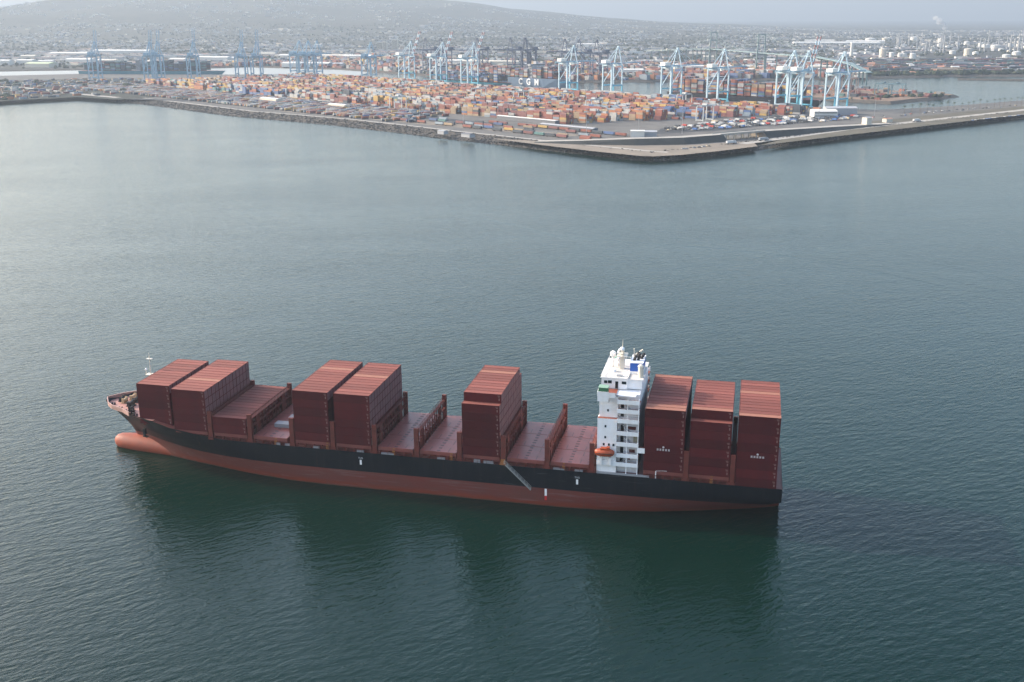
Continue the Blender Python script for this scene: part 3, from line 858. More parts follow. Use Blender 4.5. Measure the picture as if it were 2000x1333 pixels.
back = [(1000, 2280), (640, 1860), (539.1, 1726.4), (416.3, 1594.5), (334.2, 1519.1), (263.8, 1472.6), (202, 1496), (-614, 2074), (-761, 2178), (-1010, 2330), (-1136.8, 2331.3), (-1319.3, 2301.9), (-1551.4, 2277.2), (-1691.3, 2280.4), (-1770.3, 2216.7), (-1847.0, 2155.0), (-1931.2, 2070.0), (-3200, 1900), (-3200, 500)]
poly_mesh('terminal_ground', shore_in + back, TZ, M['apron'])
b = MB()
for i in range(len(shore) - 1):
    p, q, r, s = shore[i], shore[i + 1], shore_in[i + 1], shore_in[i]
    b.quad((*p, -0.9), (*q, -0.9), (*r, TZ), (*s, TZ))
for p, q in zip(back, back[1:]):
    b.quad((*q, -0.9), (*p, -0.9), (*p, TZ), (*q, TZ))
tag(b.build('shore_revetment', M['rock']), kind='structure')
# loose armour rocks
b = MB()
for i in range(5, len(shore) - 2):
    p, q = Vector(shore[i]), Vector(shore[i + 1]); a, c = Vector(shore_in[i]), Vector(shore_in[i + 1])
    L = (q - p).length
    for k in range(int(L * 2.6)):
        t, s = R(), R() * 0.98
        e = p.lerp(q, t); f = a.lerp(c, t); w = e.lerp(f, s)
        z = -0.9 + (TZ + 0.9) * s
        r = U(0.6, 1.7)
        i0 = len(b.v)
        for dx, dy, dz in ((-1, -1, -.4), (1, -.8, -.4), (.9, 1, -.4), (-1, .9, -.4), (-.6, -.6, .7), (.7, -.4, .9), (.5, .7, .6), (-.5, .5, .8)):
            b.v.append((w.x + dx * r * U(.7, 1.2), w.y + dy * r * U(.7, 1.2), z + dz * r * U(.5, 1.1)))
        for fq in ((0, 1, 5, 4), (1, 2, 6, 5), (2, 3, 7, 6), (3, 0, 4, 7), (4, 5, 6, 7)):
            b.f.append(tuple(i0 + j for j in fq)); b.m.append(0 if R() < 0.8 else 1)
tag(b.build('armour_rocks', [M['rock'], mat('pale_rock', (0.20, 0.175, 0.15), 0.9, spec=0.05)]), 'grey brown armour rocks piled along the terminal shore', kind='stuff')

def strip(name, pts, w, z, m, label=None):
    """road of width w along the polyline"""
    l, r = offset(pts, w / 2), offset(pts, -w / 2)
    b = MB()
    for i in range(len(pts) - 1):
        z0 = z if not isinstance(z, (list, tuple)) else z[i]
        z1 = z if not isinstance(z, (list, tuple)) else z[i + 1]
        b.quad((*r[i], z0), (*r[i + 1], z1), (*l[i + 1], z1), (*l[i], z0))
    return tag(b.build(name, m), label, kind='structure')

edge = offset(shore[4:17], 39)
strip('shore_road', edge, 7, TZ + 0.012, M['roadp'])
poly_mesh('corner_ground', [(-231.9, 956.8), (-156.7, 900.0), (-83.6, 850.1), (-35.6, 823.1), (-21.8, 821.4), (6.6, 840.4), (43.0, 879.8), (86.8, 937.5), (80.7, 983.9), (51.4, 967.3), (5.9, 932.0), (-51.5, 915.5), (-119.3, 928.5)], TZ + 0.008, M['sand'])
poly_mesh('verge_ground', [(86.8, 942.7), (185.4, 1067.3), (270.0, 1172.7), (365.6, 1291.9), (474.5, 1427.7), (690, 1720), (1060, 2170), (1020, 2230), (650, 1830), (508.7, 1587.9), (411.7, 1480.2), (322.0, 1373.1), (240.0, 1268.1), (179.0, 1169.0)], TZ + 0.008, M['scrub'])
strip('causeway_road', [(69.2, 960.1), (136.0, 1057.7), (204.5, 1160.2), (279.3, 1252.8), (379.4, 1375.3), (493.0, 1514.4), (672, 1780), (1030, 2205)], 14, TZ + 0.022, M['roadp'])
poly_mesh('left_yard_ground', [(-1258.3, 1287.3), (-1240.4, 1396.6), (-1174.1, 1499.3), (-1059.0, 1454.3), (-960.2, 1635.8), (-1177.8, 1999.0), (-1432.2, 2087.0), (-1621.0, 2011.3), (-1732.6, 1866.0)], TZ + 0.02, mat('dark_scrub', (0.060, 0.062, 0.052), 0.95, 0.4, 0.02, spec=0.05))
strip('left_road', [(-1626.1, 1768.1), (-1475.3, 1739.8), (-1344.1, 1661.4), (-1201.4, 1564.3), (-1088.6, 1501.0)], 16, TZ + 0.05, M['roadp'])
strip('yard_road', [(-1054.6, 1480.7), (-857.5, 1441.1), (-697.1, 1389.5), (-536.2, 1305.0), (-377.0, 1199.8), (-275.2, 1132.5)], 26, TZ + 0.016, M['asph'])
strip('rail_bed', [(-653.7, 1293.1), (-438.5, 1171.8), (-260.1, 1071.2), (-138.3, 1004.6)], 30, TZ + 0.016, M['sand'])
poly_mesh('car_park', [(-40.4, 1048.1), (34.2, 1100.8), (99.4, 1181.9), (199.0, 1276.0), (240.2, 1349.2), (191.7, 1392.9), (114.8, 1325.7), (15.7, 1210.3), (-39.8, 1113.4)], TZ + 0.014, M['asph'])

# raised road with its dark bank, and the bridge over the gap
def ground(p): return Vector((p[0], p[1]))
def bank(name, base, hs, w_slope, w_top, label):
    f0, f1, f2, f3 = base, offset(base, w_slope), offset(base, w_slope + w_top), offset(base, w_slope * 2 + w_top)
    b = MB()
    for i in range(len(base) - 1):
        z0, z1 = TZ + hs[i], TZ + hs[i + 1]
        b.quad((*f0[i], TZ - .2), (*f0[i + 1], TZ - .2), (*f1[i + 1], z1), (*f1[i], z0), 0)
        b.quad((*f1[i], z0), (*f1[i + 1], z1), (*f2[i + 1], z1), (*f2[i], z0), 1)
        b.quad((*f2[i], z0), (*f2[i + 1], z1), (*f3[i + 1], TZ - .2), (*f3[i], TZ - .2), 0)
    for i, e in ((0, 1), (len(base) - 1, -1)):
        z = TZ + hs[i]
        b.quad((*f0[i], TZ - .2), (*f1[i], z), (*f2[i], z), (*f3[i], TZ - .2), 2)
    return tag(b.build(name, [M['bank'], M['roadp'], M['sand']]), label, kind='structure')
bank('road_embankment', [(-173.7, 923.3), (-116.8, 913.1), (-51.7, 918.1), (5.6, 937.1), (52.2, 978.4)], [0.3, 3.5, 6.5, 7.2, 7.4], 9, 15, 'dark sloped bank that carries the road up towards the bridge')
bank('road_embankment', [(98.7, 1026.9), (136.2, 1066.9), (203.7, 1149.9), (277.5, 1237.6)], [7.4, 6.5, 3.6, 0.3], 9, 15, 'dark bank that carries the road down from the bridge')
rb = empty('road_bridge', (0, 0, 0)); tag(rb, 'low concrete road bridge on short columns between two dark banks', 'bridge')
pa, pb = Vector(offset([(52.2, 978.4), (98.7, 1026.9)], 16.5)[0]), Vector(offset([(52.2, 978.4), (98.7, 1026.9)], 16.5)[1])
d = (pb - pa).normalized(); nrm = Vector((-d.y, d.x))
pa -= d * 4; pb += d * 4
g = MB(); mid = (pa + pb) / 2
g.obox(mid, d, nrm, (pb - pa).length / 2, 7.6, TZ + 6.2, TZ + 7.45); g.build('bridge_deck', M['roadp'], rb)
for s in (-7.4, 7.4):
    g = MB(); g.obox(mid + nrm * s, d, nrm, (pb - pa).length / 2, 0.15, TZ + 7.45, TZ + 8.4); g.build('parapet', M['roadp'], rb)
for k in range(1, 6):
    c = pa.lerp(pb, k / 6)
    for s in (-5, 5):
        g = MB(); g.tube((c.x + nrm.x * s, c.y + nrm.y * s, TZ), (c.x + nrm.x * s, c.y + nrm.y * s, TZ + 6.2), 0.8, n=8); g.build('column', M['roadp'], rb)

# mainland, spit and breakwater
mainfront = [(-9000, 2300), (-2481.7, 2320.4), (-2200.5, 2393.7), (-2080.0, 2457.3), (-1956.8, 2522.4), (-1875.7, 2566.2), (-1701.9, 2657.1), (-1546.3, 2730.3), (-1483.1, 2825.7), (-1310.1, 2765.9), (-1131.3, 2711.6), (-1037.7, 2633.6), (-830.6, 2469.9), (-642.5, 2304.0), (-492.1, 2218.9), (-338.8, 2192.8), (-189.3, 2248.3), (-14.8, 2340.4), (177.6, 2393.7), (336.2, 2452.7), (453.3, 2539.9), (571.6, 2606.3), (920.7, 2674.4), (9000, 2900)]
M['city'] = mat('city_ground', (0.080, 0.074, 0.066), 0.95, 0.5, 0.006, col2=(0.045, 0.05, 0.042), spec=0.05)
main_in = offset(mainfront, 16)
poly_mesh('mainland_ground', main_in + [(30000, 3000), (30000, 32000), (-30000, 32000), (-30000, 2300)], 4.0, M['city'])
b = MB()
for i in range(len(mainfront) - 1):
    b.quad((*mainfront[i], -0.9), (*mainfront[i + 1], -0.9), (*main_in[i + 1], 4.0), (*main_in[i], 4.0))
tag(b.build('mainland_shore', M['rock']), kind='structure')
spit = [(73.5, 1862.6), (174.3, 1751.8), (248.6, 1703.3), (312.6, 1666.9), (371.8, 1743.6), (429.1, 1823.1), (460.0, 1875.1), (443.0, 1913.6), (398.0, 1941.5), (364.2, 1980.2), (310.7, 2041.3), (254.3, 2115.3), (104.5, 2198.7), (-9.1, 2198.7)]
sp_in = offset(spit + [spit[0]], 14)[:-1]
poly_mesh('spit_ground', sp_in, 4.5, mat('spit_soil', (0.25, 0.17, 0.12), 0.95, 0.4, 0.02, col2=(0.13, 0.10, 0.08), spec=0.05))
b = MB()
for i in range(len(spit)):
    j = (i + 1) % len(spit)
    b.quad((*spit[i], -0.9), (*spit[j], -0.9), (*sp_in[j], 4.5), (*sp_in[i], 4.5))
tag(b.build('spit_shore', M['rock']), kind='structure')
bwp = [(549.6, 2470.1), (616.6, 2459.5), (693.5, 2448.8), (800.5, 2433.3)]
l, r = offset(bwp, 7), offset(bwp, -7)
b = MB()
for i in range(3):
    b.quad((*r[i], -0.9), (*r[i + 1], -0.9), (*bwp[i + 1], 4), (*bwp[i], 4)); b.quad((*bwp[i], 4), (*bwp[i + 1], 4), (*l[i + 1], -0.9), (*l[i], -0.9))
tag(b.build('breakwater', M['rock']), 'low dark stone breakwater off the far right shore', 'breakwater')

# left channel water, with sky glare painted in as a pale base colour
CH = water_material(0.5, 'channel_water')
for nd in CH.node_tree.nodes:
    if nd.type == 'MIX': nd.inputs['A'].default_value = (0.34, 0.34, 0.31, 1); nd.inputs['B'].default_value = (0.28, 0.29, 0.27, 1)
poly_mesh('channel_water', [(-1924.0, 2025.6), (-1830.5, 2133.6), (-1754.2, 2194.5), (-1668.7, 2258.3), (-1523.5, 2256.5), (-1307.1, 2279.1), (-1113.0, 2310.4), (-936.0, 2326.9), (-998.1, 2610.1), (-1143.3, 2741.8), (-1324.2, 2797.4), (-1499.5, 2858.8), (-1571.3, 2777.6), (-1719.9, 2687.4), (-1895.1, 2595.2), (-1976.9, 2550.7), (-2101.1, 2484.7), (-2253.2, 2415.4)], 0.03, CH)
# hills
RID = [(-9000, 60), (-7000, 110), (-5409, 158), (-5124, 206), (-4823, 262), (-4505, 300), (-3824, 330), (-3200, 318), (-2506, 276), (-1905, 214), (-1500, 172), (-1088, 132), (-700, 106), (-271, 84), (100, 74), (524, 48), (900, 36), (1280, 24), (2000, 14), (4000, 10), (9000, 8)]
RID = [(83 + (x - 83) * 1.444, max(148.8 + (h - 148.8) * 1.444, 5.0)) for x, h in RID]      # the ridge stands about 13 km off
import mathutils.noise as mn
def terrain(x, y):
    h = interp(RID, x + (y - 11800) * 0.1)
    yr = math.sqrt(max(13000.0 ** 2 - (x - 83) ** 2, 1e6)) - 317
    t = (y - (yr - 7400)) / 7400
    t = min(max(t, 0), 1.35)
    s = t * t * (3 - 2 * t) if t < 1 else 1 - (t - 1) * 0.7
    nz = mn.fractal(Vector((x * 0.0011, y * 0.0011, 3.1)), 0.9, 2.1, 5)
    return 3.0 + h * s * (1 + 0.2 * nz * (1 if t < 0.85 else 0.35)) + nz * 12 * min(t * 3, 1) * min(h / 150, 1)
hx = [-13000 + 150 * i for i in range(174)]
hy = [4200 + 140 * j for j in range(96)]
b = MB()
b.v = [(x, y, terrain(x, y)) for y in hy for x in hx]
nx = len(hx)
b.f = [(j * nx + i, j * nx + i + 1, (j + 1) * nx + i + 1, (j + 1) * nx + i) for j in range(len(hy) - 1) for i in range(nx - 1)]
b.m = [0] * len(b.f)
tag(b.build('far_hills', mat('hill_scrub', (0.085, 0.078, 0.062), 0.95, 0.5, 0.006, col2=(0.06, 0.063, 0.048), spec=0.05), smooth=True), 'long hazy hill ridge covered with suburbs', kind='structure')

# ---------------------------------------------------------------- ship to shore cranes
RAIL = Vector((0.816, -0.578)); OUT = Vector((0.578, 0.816))
M['crane_w'] = mat('crane_pale_blue', (0.38, 0.49, 0.55), 0.55)
M['crane_t'] = mat('crane_teal', (0.10, 0.38, 0.50), 0.45)
M['crane_b'] = mat('crane_blue', (0.24, 0.37, 0.46), 0.5)
M['crane_n'] = mat('crane_navy', (0.05, 0.07, 0.12), 0.5)
M['crane_s'] = mat('crane_rust', (0.33, 0.24, 0.20), 0.6)
M['house_w'] = mat('machine_house', (0.82, 0.78, 0.70), 0.5)
M['redw'] = mat('boom_red', (0.24, 0.09, 0.09), 0.6)
def make_crane(label, main, low, boom_up, house, group, redtip=False, w=11.0, gx=30.0):
    """local x along the rails, local y towards the water"""
    r = empty('gantry_crane')
    tag(r, label, 'gantry crane', group)
    for sx in (-1, 1):
        for y in (0, gx):
            g = MB()
            g.box(sx * w - 1.15, sx * w + 1.15, y - 1.0, y + 1.0, 17.0, 56, m=0)
            g.box(sx * w - 1.2, sx * w + 1.2, y - 1.05, y + 1.05, 1.5, 17.0, m=1 if y else 0)
            g.box(sx * w - 3.0, sx * w + 3.0, y - 0.8, y + 0.8, 0, 1.5, m=1)
            g.build('leg', [main, low], r)
    for y in (0, gx):
        g = MB(); g.box(-w, w, y - 0.8, y + 0.8, 2.4, 4.6); g.build('sill_beam', low if y else main, r)
        g = MB(); g.box(-w, w, y - 0.7, y + 0.7, 53, 56.2); g.build('portal_beam', main, r)
    for sx in (-1, 1):
        g = MB(); g.box(sx * w - 0.7, sx * w + 0.7, 0, gx, 16, 18.4); g.build('tie_beam', low, r)
        g = MB(); g.bar((sx * w, 1, 22), (sx * w, gx - 1, 52), 1.0); g.build('brace', main, r)
    g = MB()
    for x in (-3.2, 3.2):
        g.box(x - 0.6, x + 0.6, -17, gx + 3, 56.2, 58.4)
    for k in range(11): g.box(-3.2, 3.2, -16 + k * 4.8, -15.4 + k * 4.8, 57.0, 57.8)
    g.build('girder', M['crane_b'] if main is M['crane_w'] else main, r)
    def bp(x, s, dz=0):
        if boom_up: a = math.radians(boom_up); return (x, gx + 3 + s * math.cos(a) - dz * math.sin(a), 57.3 + s * math.sin(a) + dz * math.cos(a))
        return (x, gx + 3 + s, 57.3 + dz)
    g = MB()
    BL = 58
    for x in (-2.8, 2.8):
        for k in range(8):
            g.bar(bp(x, BL * k / 8), bp(x, BL * (k + 1) / 8), 1.0, 2.0, m=1 if (redtip and k % 2) else 0)
    for k in range(1, 13): g.bar(bp(-2.8, BL * k / 12), bp(2.8, BL * k / 12), 0.6, m=0)
    g.build('boom', [M['crane_b'] if main is M['crane_w'] else main, M['redw']], r)
    for sx in (-1, 1):
        g = MB(); g.bar((sx * w * 0.86, gx - 0.4, 56.2), (sx * 1.4, gx - 1.0, 87.5), 1.5); g.build('frame_leg', main, r)
        g = MB(); g.bar((sx * 1.2, gx - 1, 87), (sx * 5.0, 1, 58), 0.8); g.build('backstay', main, r)
    g = MB(); g.box(-2.2, 2.2, gx - 2.2, gx + 0.4, 86.4, 88.8); g.build('apex', main, r)
    if not boom_up:
        for s in (25, 50):
            g = MB(); g.bar((0, gx - 1, 87.5), bp(0, s, 1), 0.5); g.build('forestay', main, r)
    g = MB(); g.box(-5.6, 5.6, -11, 3.5, 58.5, 63.8, m=0); g.box(-5.9, 5.9, -11.3, 3.8, 63.8, 64.1, m=0); g.build('machinery_house', house, r)
    g = MB(); g.box(-1.6, 1.6, gx - 9, gx - 5, 51.5, 55.6); g.build('cab', house, r)
    g = MB(); g.box(w + 1.0, w + 2.2, -1.5, 1.5, 4, 56); g.build('lift_shaft', main, r)
    return r
def place_crane(r, px, rot, lab=None, first=[None]):
    o = r
    o.location = (px[0], px[1], TZ)
    o.rotation_euler = (0, 0, rot)
    if lab: o['label'] = lab
    return o
ROT = math.atan2(RAIL.y, RAIL.x)
def rail_pt(q):
    """nearest point of the landside rail to q, moved half a crane along the rail"""
    p0 = Vector((180.0, 1465.0)); v = Vector(q) - p0
    t = v.dot(RAIL)
    p = p0 + RAIL * (t + 11)
    return p
WG = 'pale blue quay cranes along the terminal wharf'
cw = make_crane('pale blue quay crane', M['crane_w'], M['crane_t'], 0, M['house_w'], WG)
cu = make_crane('pale blue quay crane', M['crane_w'], M['crane_t'], 66, M['house_w'], WG, redtip=True)
bpy.context.view_layer.update()
index_kids(cw); index_kids(cu)
spots = [((-741, 2116.5), 1, 'pale blue quay crane farthest left of the wharf trio left of the lettered ship'), ((-643, 2047.3), 1, 'pale blue quay crane in the middle of the trio left of the lettered ship'),
         ((-553, 1983.4), 1, 'pale blue quay crane nearest the lettered ship within the left trio'), ((-303, 1806.8), 0, 'pale blue quay crane standing in front of the lettered ship'),
         ((-206, 1738.3), 0, 'pale blue quay crane just right of the lettered ship bow'), ((-88, 1654.7), 0, 'pale blue quay crane before the stern half of the dark laden ship'),
         ((-3, 1594.7), 0, 'pale blue quay crane before the middle of the dark laden ship'), ((112, 1513.1), 0, 'left crane of the pale blue pair at the dark ship bow'),
         ((134, 1497.9), 1, 'pale blue quay crane with raised boom standing close beside another crane'), ((187, 1460.0), 0, 'pale blue quay crane above the white building at the wharf end')]
used_w = used_u = False
for p, upb, lab in spots:
    src, flag = (cu, used_u) if upb else (cw, used_w)
    o = copy_tree(src) if flag else src
    if upb: used_u = True
    else: used_w = True
    q = Vector(p) + RAIL * 11
    place_crane(o, q, ROT, lab)
# hazier blue cranes with raised booms by the left channel
LG = 'blue cranes with raised booms beside the left channel'
cl = make_crane('blue crane', M['crane_b'], M['crane_b'], 82, M['crane_b'], LG)
bpy.context.view_layer.update(); index_kids(cl)
left = [((-1498.6, 2045.7), 'blue crane at the left end of the dark container ship'), ((-1338.9, 2028.8), 'blue crane over the left half of the dark container ship'), ((-1343.6, 2071.2), 'taller looking blue crane over the dark container ship'),
        ((-1223.5, 2026.8), 'blue crane over the right end of the dark container ship'), ((-1099.6, 2026.7), 'blue crane standing against the pale channel water'), ((-1063.5, 2032.7), 'right crane of the pair against the pale channel water'),
        ]
for k, (p, lab) in enumerate(left):
    o = copy_tree(cl) if k else cl
    place_crane(o, p, 0.25, lab)
cd = make_crane('blue crane', M['crane_b'], M['crane_b'], 0, M['crane_b'], LG)
bpy.context.view_layer.update(); index_kids(cd)
for k, (p, lab) in enumerate([((-1026.6, 2167.5), 'leftmost blue crane of the lowered group right of the pale channel'), ((-999.5, 2160.8), 'second blue crane of the lowered group right of the pale channel'), ((-973.8, 2153.9), 'third blue crane of the lowered group right of the pale channel'), ((-786.0, 2019.2), 'pale blue crane just left of the wharf trio')]):
    o = copy_tree(cd) if k else cd
    place_crane(o, p, ROT + 0.5, lab)
NG = 'dark navy cranes across the basin'
cn = make_crane('navy crane', M['crane_n'], M['crane_n'], 0, M['crane_n'], NG)
bpy.context.view_layer.update(); index_kids(cn)
for k, (p, lab) in enumerate([((-788.8, 2559.4), 'leftmost navy crane across the basin'), ((-649.0, 2581.1), 'navy crane above the stern of the lettered ship'), ((-566.1, 2622.5), 'navy crane above the middle of the lettered ship'), ((-518.4, 2601.4), 'navy crane right of the middle of the lettered ship'), ((-391.2, 2486.4), 'navy crane behind the lettered ship bow'), ((-339.1, 2395.2), 'rightmost navy crane across the basin'), ((-521.2, 2601.0), 'navy crane close beside another at the middle of the lettered ship'), ((-746.8, 2566.0), 'second navy crane from the left across the basin'), ((-289.5, 2355.9), 'navy crane right of the lettered ship bow')]):
    o = copy_tree(cn) if k else cn
    place_crane(o, p, ROT + math.pi, lab)
SG = 'rust grey cranes on the spit'
cs = make_crane('rust crane', M['crane_s'], M['crane_s'], 0, M['house_w'], SG)
bpy.context.view_layer.update(); index_kids(cs)
for k, (p, lab) in enumerate([((231.2, 1824.4), 'left rust grey crane on the spit behind the last pale crane'), ((260.4, 1815.8), 'right rust grey crane on the spit')]):
    o = copy_tree(cs) if k else cs
    place_crane(o, p, ROT + math.pi + 0.3, lab); o.scale = (0.55, 0.55, 0.55)

def small_gantry(label, m, group, span, h, long):
    r = empty('yard_gantry'); tag(r, label, 'gantry', group)
    for sx in (-1, 1):
        for sy in (-1, 1):
            g = MB(); g.box(sx * span / 2 - .6, sx * span / 2 + .6, sy * long / 2 - .6, sy * long / 2 + .6, 0, h); g.build('leg', m, r)
        g = MB(); g.box(sx * span / 2 - .5, sx * span / 2 + .5, -long / 2, long / 2, 0.8, 2.0); g.build('sill_beam', m, r)
    for sy in (-1, 1):
        g = MB(); g.box(-span / 2 - 2, span / 2 + 2, sy * long / 4 - .6, sy * long / 4 + .6, h, h + 1.8); g.build('top_beam', m, r)
    g = MB(); g.box(-2, 2, -long / 3, long / 3, h + 1.8, h + 4); g.build('trolley', m, r)
    return r
M['gan_w'] = mat('gantry_white', (0.42, 0.43, 0.42), 0.5)
M['gan_d'] = mat('gantry_dark', (0.10, 0.17, 0.20), 0.5)
gg = small_gantry('gantry', M['gan_w'], 'pale yard gantries among the container stacks', 24, 20, 12)
bpy.context.view_layer.update(); index_kids(gg)
BU = Vector((-0.836, 0.549)); BV = Vector((0.549, 0.836)); O0 = Vector((-25, 825))
GY = [((-479.5, 1335.1), 'pale yard gantry at the front of the left half of the yard'), ((-311.5, 1493.1), 'pale yard gantry in the back stacks below the lettered ship'), ((-230.7, 1474.4), 'pale yard gantry in the middle of the yard'), ((-160.9, 1327.4), 'pale yard gantry near the front right stacks'),
      ((-33.2, 1467.9), 'square looking pale yard gantry at the right end of the stacks'), ((11.4, 1240.5), 'tall legged pale yard gantry beside the truck park'), ((-403.8, 1559.2), 'pale yard gantry behind the left centre stacks'), ((-507.6, 1617.6), 'pale yard gantry near the wharf trio')]
for k, (p, lab) in enumerate(GY):
    o = copy_tree(gg) if k else gg
    o.location = (p[0], p[1], TZ); o.rotation_euler = (0, 0, math.atan2(BV.y, BV.x)); o['label'] = lab
gd = small_gantry('gantry', M['gan_d'], 'dark gantries on the spit', 26, 20, 16)
bpy.context.view_layer.update(); index_kids(gd)
for k, (p, lab) in enumerate([((314.2, 1839.1), 'left dark gantry standing on the spit'), ((338.0, 1829.5), 'right dark gantry standing on the spit')]):
    o = copy_tree(gd) if k else gd
    o.location = (p[0], p[1], 4.5); o.rotation_euler = (0, 0, -0.5); o['label'] = lab

# ---------------------------------------------------------------- container yard
YC = [('rust red', (0.215, 0.060, 0.038), 22), ('orange', (0.33, 0.12, 0.045), 11), ('brick red', (0.165, 0.055, 0.052), 15), ('tan', (0.27, 0.19, 0.115), 14), ('yellow', (0.38, 0.235, 0.06), 7), ('pale grey', (0.33, 0.32, 0.305), 15),
      ('light blue grey', (0.20, 0.24, 0.275), 7), ('blue', (0.05, 0.095, 0.21), 5), ('dark slate', (0.035, 0.045, 0.06), 6), ('teal', (0.06, 0.15, 0.145), 2)]
YM = [mat('yard_' + n.replace(' ', '_'), c, 0.6, 0.25, 0.12, orand=0.15) for n, c, w in YC]
WT = [w for _, _, w in YC]
def pick(): return random.choices(range(len(YC)), WT)[0]
ybox = []
for k in range(len(YC)):
    b = MB(); b.box(-6.05, 6.05, -1.19, 1.19, 0.03, 2.86, m=0)
    for x in (-6.07, 5.92):
        for y in (-1.21, 1.06): b.box(x, x + 0.15, y, y + 0.15, 0, 2.89)
    for y in (-1.21, 1.09): b.box(-6.07, 6.07, y, y + 0.12, 2.75, 2.892)
    ybox.append(b.mesh('yard_container', YM[k]))
cells = {}
def umin(v): return 300 - 0.42 * (v - 190)
v = 192.0; row = 0
while v < 590:
    u = umin(v) + 8 + R() * 4
    k = 0
    base = random.choice((3, 4, 4, 5)); fav = pick(); vac = 0
    umax = 1580 - (row % 3) * 12
    while u < umax:
        if k % 18 == 17: u += 13
        if k % 6 == 0: base = random.choice((2, 3, 4, 4, 5, 5)); fav = pick()
        hole = R() < 0.12
        for r in range(6):
            h = 0 if hole else max(0, min(5, base + random.choice((-3, -1, -1, 0, 0, 0, 1))))
            if R() < 0.05: h = 0
            for t in range(h):
                cells[(row, k, r, t)] = (u, v + r * 2.62, t, fav if R() < 0.5 else pick(), h)
        u += 12.9; k += 1
    v += 27.4; row += 1
cand = []
for key, (u, vv, t, c, h) in cells.items():
    rw, k, r, tt = key
    face = r == 0 or (rw, k, r - 1, tt) not in cells
    topm = t == h - 1
    if face and (rw == 0 or topm) and rw < 3: cand.append((O0 + BU * u + BV * vv, key))
cand.sort(key=lambda q: (q[0] - Vector((CAM.x, CAM.y))).length)
chosen = set(k for _, k in cand[:285])
rotc = math.atan2(BU.y, BU.x)
order = {}
sb = MB()
for key, (u, vv, t, c, h) in cells.items():
    rw, k, r, tt = key
    p = O0 + BU * u + BV * vv
    if key in chosen:
        o = link('yard_container', ybox[c], None, (p.x, p.y, TZ + t * 2.9), rotc + math.pi)
        tn = 'top' if t == h - 1 else ('bottom' if t == 0 else nth(t + 1) + ' up')
        tag(o, '%s container, %s in %s line, %s bay from right, %s yard row' % (YC[c][0], tn, ('front', 'second', 'third', 'fourth', 'fifth', 'back')[r], nth(k + 1).replace(' ', '-'), ('front', 'second', 'third')[rw]), 'yard container', 'containers stacked in the terminal yard')
    else:
        if t < h - 2 and r not in (0, 5) and (rw, k - 1, r, tt) in cells: continue
        sb.obox(p, BU, BV, 6.05, 1.2, TZ + t * 2.9 + 0.03, TZ + t * 2.9 + 2.88, m=c)
tag(sb.build('yard_containers', YM), 'mixed rust, orange, tan, grey and blue containers filling the terminal yard', kind='stuff')
# single height wheeled rows along the left shore and rail wagons
LEFT = [(-1248.5, 1300.3), (-1248.7, 1407.7), (-1190.7, 1523.7), (-986.6, 1454.7), (-967.3, 1649.4), (-1177.8, 1999.0), (-1419.5, 2066.5), (-1606.8, 1991.7), (-1694.1, 1852.4)]
sb = MB()
for j in range(9):
    v = 44 + j * 15.5
    u = 470 + R() * 20 + j * 6
    while u < 1640:
        if R() < (0.80 if u > 560 else 0.35):
            p = O0 + BU * u + BV * (v + U(-.8, .8))
            z = TZ + 1.3
            c = random.choices(range(len(YC)), (10, 6, 10, 20, 3, 30, 12, 4, 12, 3))[0]
            sb.obox(p, BV, BU, 6.1, 1.25, z, z + 2.7, m=c)
            sb.obox(p, BV, BU, 5.9, 1.0, TZ + 0.1, z, m=8)
        u += 4.6 if R() < 0.9 else 16
for k in range(2600):
    x, y = U(-2600, -1150), U(1150, 2200)
    q = Vector((x, y))
    if not inside((x, y), LEFT): continue
    c = random.choices(range(len(YC)), (8, 4, 8, 12, 2, 24, 12, 6, 20, 4))[0]
    sb.obox((x, y), BV, BU, U(3, 8), U(1.3, 3), TZ, TZ + U(2.6, 4.5), m=c)
tag(sb.build('wheeled_containers', YM), 'pinkish grey rows of containers parked on trailers along the left shore', kind='stuff')
wag = []
for k in range(len(YC)):
    b = MB(); b.box(-9, 9, -1.3, 1.3, 0.8, 1.3, m=1); b.box(-8.4, 8.4, -1.25, 1.25, 1.3, 4.1, m=0)
    for x in (-7, -5.2, 5.2, 7): b.box(x - .5, x + .5, -1.0, 1.0, 0.05, 0.95, m=1)
    wag.append(b.mesh('rail_wagon', [YM[k], M['soot']]))
n = 0
for line, (v, u0, u1, fill) in enumerate(((62, 150, 560, .75), (74, 140, 420, .6), (92, 160, 640, .45), (112, 220, 700, .35), (128, 150, 420, .8))):
    u = u0; k = 0
    while u < u1:
        if R() < fill:
            c = random.choices(range(len(YC)), (26, 4, 18, 8, 2, 10, 4, 10, 14, 4))[0]
            p = O0 + BU * u + BV * v
            k += 1
            tag(link('rail_wagon', wag[c], None, (p.x, p.y, TZ), rotc), '%s rail wagon, %s from right on the %s siding from shore' % (YC[c][0], nth(k).replace(' ', '-'), nth(line + 1)), 'rail wagon', 'rail wagons on the sidings behind the shore')
        u += 19.4

